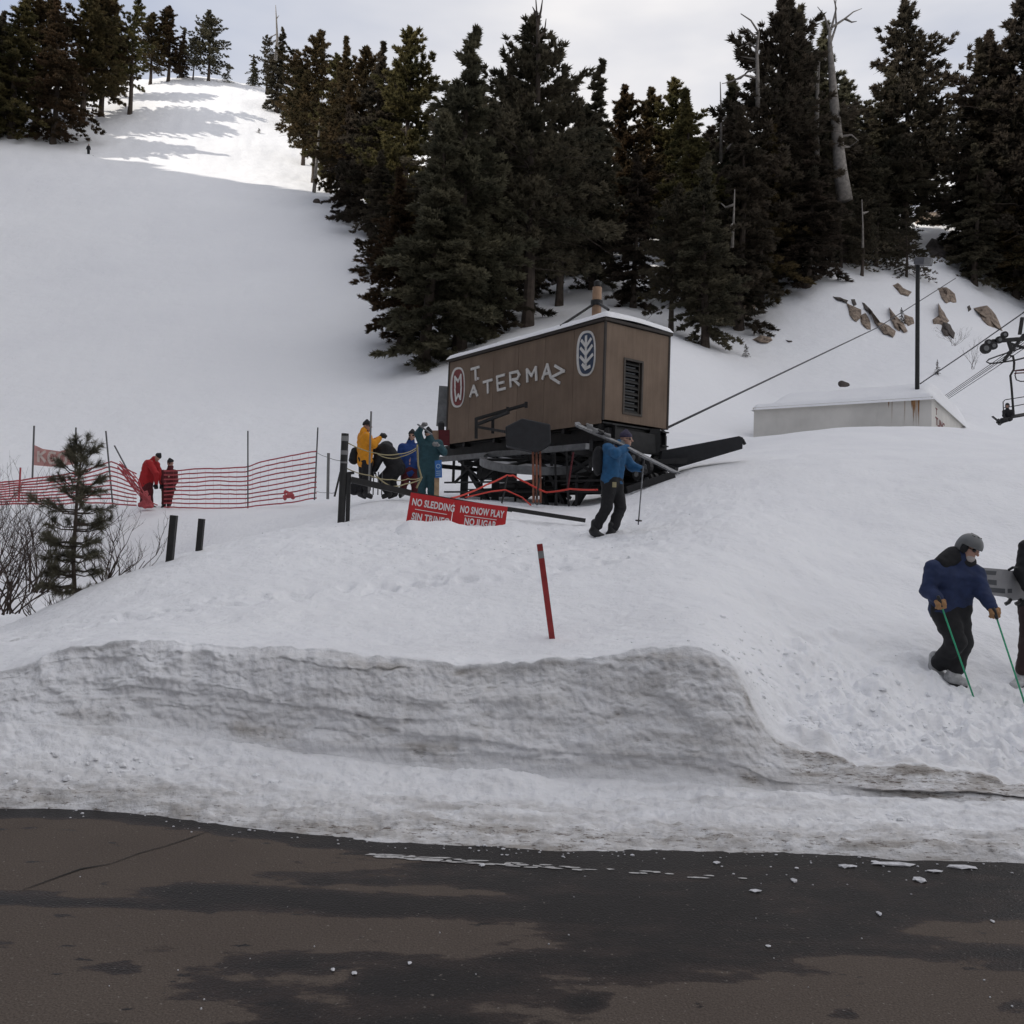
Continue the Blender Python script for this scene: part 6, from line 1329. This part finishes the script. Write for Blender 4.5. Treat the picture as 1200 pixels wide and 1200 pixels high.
wb = sdf_obj('pass_card', [('b', at(720, 568, 14.95), (.035, .006, .045))], M_ROPEY, pC, vox=.009, k=.01)
def skis():
    t = thing('skis', 'pair of pale grey skis with bindings carried on the blue-jacketed skier\'s shoulder', 'skis', at(725, 520, 15.0))
    for o, dz in ((0, 0.0), (1.6, .05)):
        P = [at(676, 495 + o, 15.4 + dz), at(678.5, 498.5 + o, 15.35 + dz), at(700, 508 + o, 15.2 + dz), at(728, 520 + o, 15.0 + dz), at(760, 537 + o * .8, 14.75 + dz), at(789, 552 + o * .5, 14.5 + dz), at(797, 554 + o * .3, 14.4 + dz)]
        mb = MB()
        for i in range(len(P) - 1): mb.beam(P[i], P[i + 1], (.085, .08, .06, .055, .065, .065)[i], .016, upv=(0, -.45, .9), w1=(.095, .075, .07, .08, .08, .03)[i])
        mb.build('ski', M_SKIG, t)
    for x, y, w in ((691, 500, .10), (698, 505, .12), (712, 511, .10), (704, 507, .07)):
        sdf_obj('binding', [('b', at(x, y, 15.2), (.05, .045, .035)), ('c', at(x - 3, y - 3, 15.15), at(x + 2, y, 15.15), .02, .025)], M_GREYC if w > .09 else M_BLACKP, t, vox=.014, k=.02)
skis()
pole_thing('grey ski pole planted upright by the walking skier in blue', at(754.5, 537, 14.95), at(748, 615, 15.1), M_SKIG, basket=.055, r=.011)
# -- the group by the ropes
JY = dict(head=(430.5, 500, 0), neck=(427, 507, 0), chest=(427.5, 515, 0), pelvis=(428, 538, 0), shR=(430, 512, -.17), shL=(424, 511, .17), elR=(438, 521.5, -.22), elL=(436, 520, .18), haR=(445.5, 512.5, -.10), haL=(445, 513, .05),
          hiR=(430, 542, -.08), hiL=(426, 542, .08), knR=(430, 560, -.08), knL=(426, 560, .08), anR=(430, 577, -.08), anL=(423, 577, .08), toR=(435, 580, -.10), toL=(428, 580, .06))
person('person in yellow jacket and dark hat holding up a camera beside the tan ropes', JY, 20.8, M_YELL, M_BLACK, (.95, -.3, .05), head='beanie', mh=M_BLACK, vox=.022, coat=.18, fine=False, scarf=M_BLACK, bulk=1.1)
cm = sdf_obj('camera', [('b', at(448.5, 511, 20.72), (.05, .05, .045)), ('c', at(449, 511, 20.72), at(452, 511, 20.72), .033, .036)], M_BLACKP, None, vox=.012, k=.01, org=at(448.5, 513, 20.72)); tag(cm, 'small black camera held out by the person in yellow', 'camera')
JD = dict(head=(483, 511, 0), neck=(481, 519, 0), chest=(480.5, 527, 0), pelvis=(480, 551, 0), shR=(471, 524, -.05), shL=(490, 524, .05), elR=(467, 538, -.12), elL=(493, 538, .0), haR=(466, 550, -.25), haL=(492, 550, -.2),
          hiR=(476, 554, 0), hiL=(485, 554, 0), knR=(474, 566, -.05), knL=(486, 566, -.05), anR=(472, 576, 0), anL=(486, 576, 0), toR=(469, 579, -.2), toL=(488, 579, -.2))
person('person in royal blue jacket, dark red trousers and sunglasses facing the road', JD, 21.6, M_ROYAL, M_MARO, (-.1, -1, 0), head='beanie', mh=M_BLACK, vox=.022, coat=.1, fine=False, scarf=M_BLACK)
JT = dict(head=(502, 509, -.02), neck=(504, 516, 0), chest=(504, 524, 0), pelvis=(501, 550, 0), shL=(495, 520, -.02), shR=(514, 520, .02), elL=(490, 508, -.1), elR=(520, 530, -.05), haL=(494, 501, -.15), haR=(513, 522, -.30),
          hiL=(496, 553, 0), hiR=(506, 553, 0), knL=(495, 566, 0), knR=(506, 566, 0), anL=(494, 580, 0), anR=(506, 580, 0), toL=(494, 581, .18), toR=(508, 581, .18))
person('person in dark teal suit seen from behind, one arm raised to the head', JT, 20.6, M_TEAL, M_TEAL, (.1, .98, .1), head='beanie', mh=M_BLACK, vox=.022, fine=False, eyew=False, mg=M_GREYC, bulk=1.12)
beamy = MB(); beamy.beam(at(490, 497.5, 20.3), at(506, 509, 20.2), .10, .03); o = beamy.build('carried_ski', M_SKIG, org=at(498, 503, 20.3)); tag(o, 'short pale ski end held over the head of the person in teal', 'ski')
# dark bending person between them
JB = dict(head=(443, 531, -.05), neck=(448, 527, 0), chest=(452, 527, 0), pelvis=(463, 545, .05), shR=(446, 529, -.17), shL=(448, 526, .17), elR=(441, 541, -.2), elL=(443, 540, .18), haR=(435, 552, -.15), haL=(438, 552, .12),
          hiR=(461, 550, -.08), hiL=(464, 550, .1), knR=(449, 561, -.1), knL=(458, 563, .1), anR=(455, 577, -.1), anL=(462, 577, .1), toR=(449, 580, -.12), toL=(456, 580, .1))
person('person all in black bending forward between the yellow jacket and the blue jacket', JB, 21.2, M_BLACK, M_BLACK, (-.6, -.2, -.8), head='beanie', mh=M_BLACK, vox=.022, coat=.2, fine=False, eyew=False, bulk=1.35, headup=(-.6, 0, .5))
bg_ = sdf_obj('duffel_bag', [('c', at(415, 573, 21), at(424, 573, 21), .13, .15), ('c', at(417, 568, 21), at(423, 567, 21), .09, .10)], M_BLACK, None, vox=.025, k=.05, fold=.03, fscale=6, org=at(420, 580, 21)); tag(bg_, 'black bag on the snow at the feet of the person in yellow', 'bag')
bg_ = sdf_obj('backpack', [('c', at(416, 529, 21), at(415, 538, 21), .10, .12)], M_BLACK, None, vox=.025, k=.05, fold=.03, fscale=6, org=at(415, 540, 21)); tag(bg_, 'black bag hanging behind the back of the person in yellow', 'bag')
# -- two people in red by the fence
JQ = dict(head=(184.5, 536, -.05), neck=(180, 540, 0), chest=(176, 545, 0), pelvis=(171, 565, 0), shR=(175, 543, -.2), shL=(183, 544, .16), elR=(183, 555, -.28), elL=(188, 556, .12), haR=(183, 567, -.2), haL=(189, 567, .05),
          hiR=(169, 568, -.06), hiL=(174, 568, .06), knR=(168, 580, -.06), knL=(175, 580, .06), anR=(168, 590, -.05), anL=(176, 590, .06), toR=(174, 594, -.08), toL=(182, 594, .05))
person('person in bright red jacket with tan sleeve patch bending over at the netting', JQ, 28.2, M_REDJ, M_MARO, (.7, -.4, -.7), head='beanie', mh=M_BLACK, vox=.028, coat=.1, fine=False, eyew=False, bulk=1.2, headup=(.4, 0, .9))
JW = dict(head=(200, 543, 0), neck=(199, 550, 0), chest=(198.5, 556, 0), pelvis=(197, 572, 0), shR=(192, 554, -.05), shL=(205, 554, .05), elR=(191, 564, -.15), elL=(206, 564, -.05), haR=(195, 570, -.3), haL=(203, 571, -.25),
          hiR=(194, 574, 0), hiL=(200, 574, 0), knR=(193, 583, 0), knL=(199, 583, 0), anR=(192, 591, 0), anL=(198, 591, 0), toR=(190, 594, -.2), toL=(197, 594, -.2))
person('shorter person in maroon jacket and black beanie standing right of the bending one in red', JW, 28.4, M_MARO, M_MARO, (-.6, -.8, -.35), head='beanie', mh=M_BLACK, vox=.028, coat=.1, fine=False, eyew=True, scarf=M_BLACK)
tb_ = sdf_obj('red_sack', [('c', at(165, 592, 27.4), at(176, 592, 27.4), .07, .09), ('c', at(171, 577, 27.4), at(171, 590, 27.4), .05, .12), ('c', at(176, 583, 27.4), at(171, 592, 27.4), .03, .09)], M_ORNET, None, vox=.022, k=.05, fold=.07, fscale=9, org=at(171, 595, 27.4)); tag(tb_, 'bright red heap at the feet of the bending person in red', 'sack')
# -- far skier and chairlift rider
g = gat(103.5, 147); k_ = 1.75
def tiny(label, g, mj, mt, pose, d, name='person'):
    J = {k: at(g[0] + v[0], g[1] + v[1], d) for k, v in pose.items()}
FS = dict(head=(104, 178.4), neck=(104, 180), chest=(103.7, 181), pelvis=(103.6, 184.6), shR=(102.7, 180.6), shL=(104.8, 180.6), elR=(101.8, 182.2), elL=(105.6, 182.2), haR=(101.2, 183), haL=(106, 183.6), hiR=(103.1, 185), hiL=(104.2, 185), knR=(102.9, 187), knL=(104.6, 187), anR=(103, 189.2), anL=(104.4, 189.2), toR=(103.6, 189.8), toL=(105.2, 189.8))
gd = gat(103.5, 147); oy_ = 600 - np.dot(gd - CP, CU) / 147 * FPX - 190.2
person('tiny distant skier in dark clothes high on the left of the ski run', {k: (v[0], v[1] + oy_, 0) for k, v in FS.items()}, 147, M_BLACK, M_BLACK, (.4, -.9, 0), s=1.0, head='beanie', mh=M_BLACK, vox=.06, fine=False, eyew=False, bulk=1.25)
for dx in (-.6, .9):
    mb = MB(); mb.beam(at(103 + dx - 1.5, 189.8 + oy_, 147), at(103 + dx + 6, 191.6 + oy_, 146.6), .12, .05); o = mb.build('ski', M_BLACKP, org=at(103 + dx, 190 + oy_, 147)); tag(o, ('left' if dx < 0 else 'right') + ' ski under the tiny distant skier on the run', 'ski')
JL = dict(head=(1180.5, 475.5, 0), neck=(1180.5, 479.5, 0), chest=(1181, 483, 0), pelvis=(1182, 490, 0), shR=(1176.5, 482, 0), shL=(1185.5, 482, 0), elR=(1176, 487, -.15), elL=(1187, 487, -.1), haR=(1178, 491, -.35), haL=(1184, 491, -.35),
          hiR=(1179, 491, 0), hiL=(1184, 491, 0), knR=(1174, 492, -.45), knL=(1178, 493, -.45), anR=(1170, 494.5, -.5), anL=(1172, 496, -.5), toR=(1168, 494, -.7), toL=(1170, 496, -.7))
person('chairlift rider in black sitting on the chair at the right photo edge', JL, 41.6, M_BLACK, M_BLACK, (-.6, -.8, 0), s=.85, head='helmet', mh=M_BLACKP, vox=.03, fine=False, eyew=False)
mb = MB(); mb.beam(at(1163, 488, 40.9), at(1172, 495.5, 41.0), .10, .04); o = mb.build('snowboard', M_BLACKP, org=at(1168, 492, 41)); tag(o, 'dark board tip pointing left from the chairlift rider\'s feet', 'snowboard')

# ------------------------------------------------------------------ young pine and bare bushes in the gully at left
def young_pine():
    d = 11.9; base = at(88, 700, d); r = np.random.default_rng(21)
    t = thing('young_pine', 'small long-needled young pine standing in front of the left netting fence', 'tree', dn(base, .1))
    S = d / FPX; top = at(97, 532, d)
    axis = [at(88, 705, d), at(86, 660, d), at(88, 620, d), at(91, 570, d), at(94, 545, d), top]
    mb = MB(); mb.tube(axis, [.030, .027, .023, .018, .013, .006], 8); mb.build('trunk', M_BARK, t, smooth=True)
    def pt(px, py, z=0): return at(px, py, d + z)
    br = []
    for (py, n, L, up) in ((690, 13, 52, -.05), (672, 12, 46, .0), (655, 13, 44, .05), (638, 12, 42, .1), (618, 11, 46, .15), (600, 12, 52, .2), (585, 11, 48, .28), (570, 9, 40, .4), (556, 8, 30, .6), (543, 6, 22, .9), (533, 5, 15, 1.2)):
        yy = [q for q in ((705, 88), (660, 86), (620, 88), (570, 91), (545, 94), (522, 97))]; px = np.interp(-py, [-a for a, b in yy], [b for a, b in yy])
        for k in range(n):
            a = r.random() * 6.28; Lk_ = L * S * (.48 + .46 * r.random()); o = pt(px, py + r.uniform(-5, 5))
            e = np.array([math.cos(a), math.sin(a) * .9, 0]); p1 = o + e * Lk_ * .5 + np.array([0, 0, (up * .3 - .05) * Lk_]); p2 = o + e * Lk_ + np.array([0, 0, (up * .9 + .05) * Lk_]); br.append((o, p1, p2))
    br.append((axis[-2], axis[-2] * .5 + top * .5, top))
    N0 = []; N1 = []
    for i, (o, p1, p2) in enumerate(br):
        mb = MB(); mb.tube([o, p1, p2], [.011, .008, .004], 5); mb.build('branch', M_BARK, t)
        segs = [(p1 + (p2 - p1) * f0, p2, .95) for f0 in (.15,)]
        for q in range(4 if i < len(br) - 1 else 4):
            f = r.uniform(.35, .95); b = p1 * (1 - f) + p2 * f; dv = unit(unit(p2 - o) + r.standard_normal(3) * .55 + np.array([0, 0, .25])); segs.append((b, b + dv * r.uniform(.06, .14), .8))
        for a, b, w in segs:
            m = 60; f = r.random(m) ** .7; c = a + (b - a) * f[:, None]; dr = unit(b - a); rv = r.standard_normal((m, 3)); rv -= np.outer(rv @ dr, dr); rv /= np.linalg.norm(rv, axis=1)[:, None]
            v = dr * .75 + rv * .75; v /= np.linalg.norm(v, axis=1)[:, None]; N0.append(c); N1.append(c + v * (.085 * (.7 + .5 * r.random(m)))[:, None])
    A = np.concatenate(N0); B = np.concatenate(N1); sd = np.cross(B - A, r.standard_normal(A.shape)); sd /= np.linalg.norm(sd, axis=1)[:, None]
    V = np.stack([A + sd * .0022, A - sd * .0022, B], 1).reshape(-1, 3); F = np.arange(len(V)).reshape(-1, 3)
    mesh_np('needles', V, F, mat('young_needles', (.075, .075, .045), .75, scale=4, var=.3, col2=(.14, .125, .08)), t)
young_pine()
def bush(label, bx, by, d, n, spread, hgt, seed, lean=0):
    r = random.Random(seed); p = at(bx, by, d); t = thing('bare_bush', label, 'bush', p); S = d / FPX
    def grow(mb, p0, dv, L, rad, lev):
        pts = [p0]; q = p0
        for k in range(4):
            dv = unit(dv + np.array([r.uniform(-.28, .28), r.uniform(-.28, .28), r.uniform(-.12, .22)])); q = q + dv * L / 4; pts.append(q)
        mb.tube(pts, [rad * (1 - .16 * i) for i in range(5)], 3 if lev else 5, cap=False)
        if lev < 3:
            for k in range(3 if lev < 2 else 2):
                i = r.randint(1, 4); grow(mb, pts[i], unit(dv + np.array([r.uniform(-1, 1), r.uniform(-1, 1), r.uniform(-.3, .8)]) * .75), L * r.uniform(.45, .7), rad * .55, lev + 1)
    for k in range(n):
        mb = MB(); a = r.uniform(-1, 1) * spread + lean; grow(mb, p + np.array([r.uniform(-.15, .15), r.uniform(-.2, .2), -.05]), unit(np.array([a, r.uniform(-.3, .3), 1.0])), hgt * S * r.uniform(.35, .6), .012, 0); mb.build('stem', M_TWIG, t)
bush('large bare bush at the left photo edge, in the gully below the netting fence', 2, 715, 12.5, 20, .8, 190, 1)
bush('bare bush between the left photo edge and the young pine', 45, 690, 13.2, 15, .9, 150, 2)
bush('bare twiggy bush just right of the young pine, against the cut snow wall', 128, 690, 12.6, 13, 1.0, 105, 3, .2)
bush('low bare bush at the bottom of the gully under the young pine', 62, 735, 11.6, 7, 1.1, 90, 4, -.4)
bush('bare bush behind the large one at the left photo edge', -20, 690, 14, 12, .9, 170, 5)
bush('thin bare bush between the two big rock slabs, left of the chairlift arm', 1139, 432, 61, 5, .45, 55, 6)
bush('leafless shrub under the jagged brown rock on the hill', 1118, 404, 63, 7, 1.3, 34, 7)
mb = MB(); 
for i, (x, y) in enumerate(((988, 450, ), (915, 471))): pass
c_ = sdf_obj('stone', [('c', at(986, 450, 57), at(993, 451, 57), .22, .14)], M_ROCKD, None, vox=.07, k=.05, fold=.05, fscale=3, org=at(988, 453, 57)); tag(c_, 'two small dark stones just above the bunker roof', 'rock')
c_ = sdf_obj('stone', [('c', at(303, 0, 1), at(304, 0, 1), .1, .1)], M_ROCKD, None, vox=.1, k=.05) if False else None
g_, d_ = hit(371, 239); c_ = sdf_obj('stone', [('e', g_ + np.array([0, 0, .25]), (.5, .4, .4))], M_ROCKD, None, vox=.12, k=.05, fold=.08, fscale=2, org=g_); tag(c_, 'lone dark stone on the shaded run left of the tree line', 'rock')
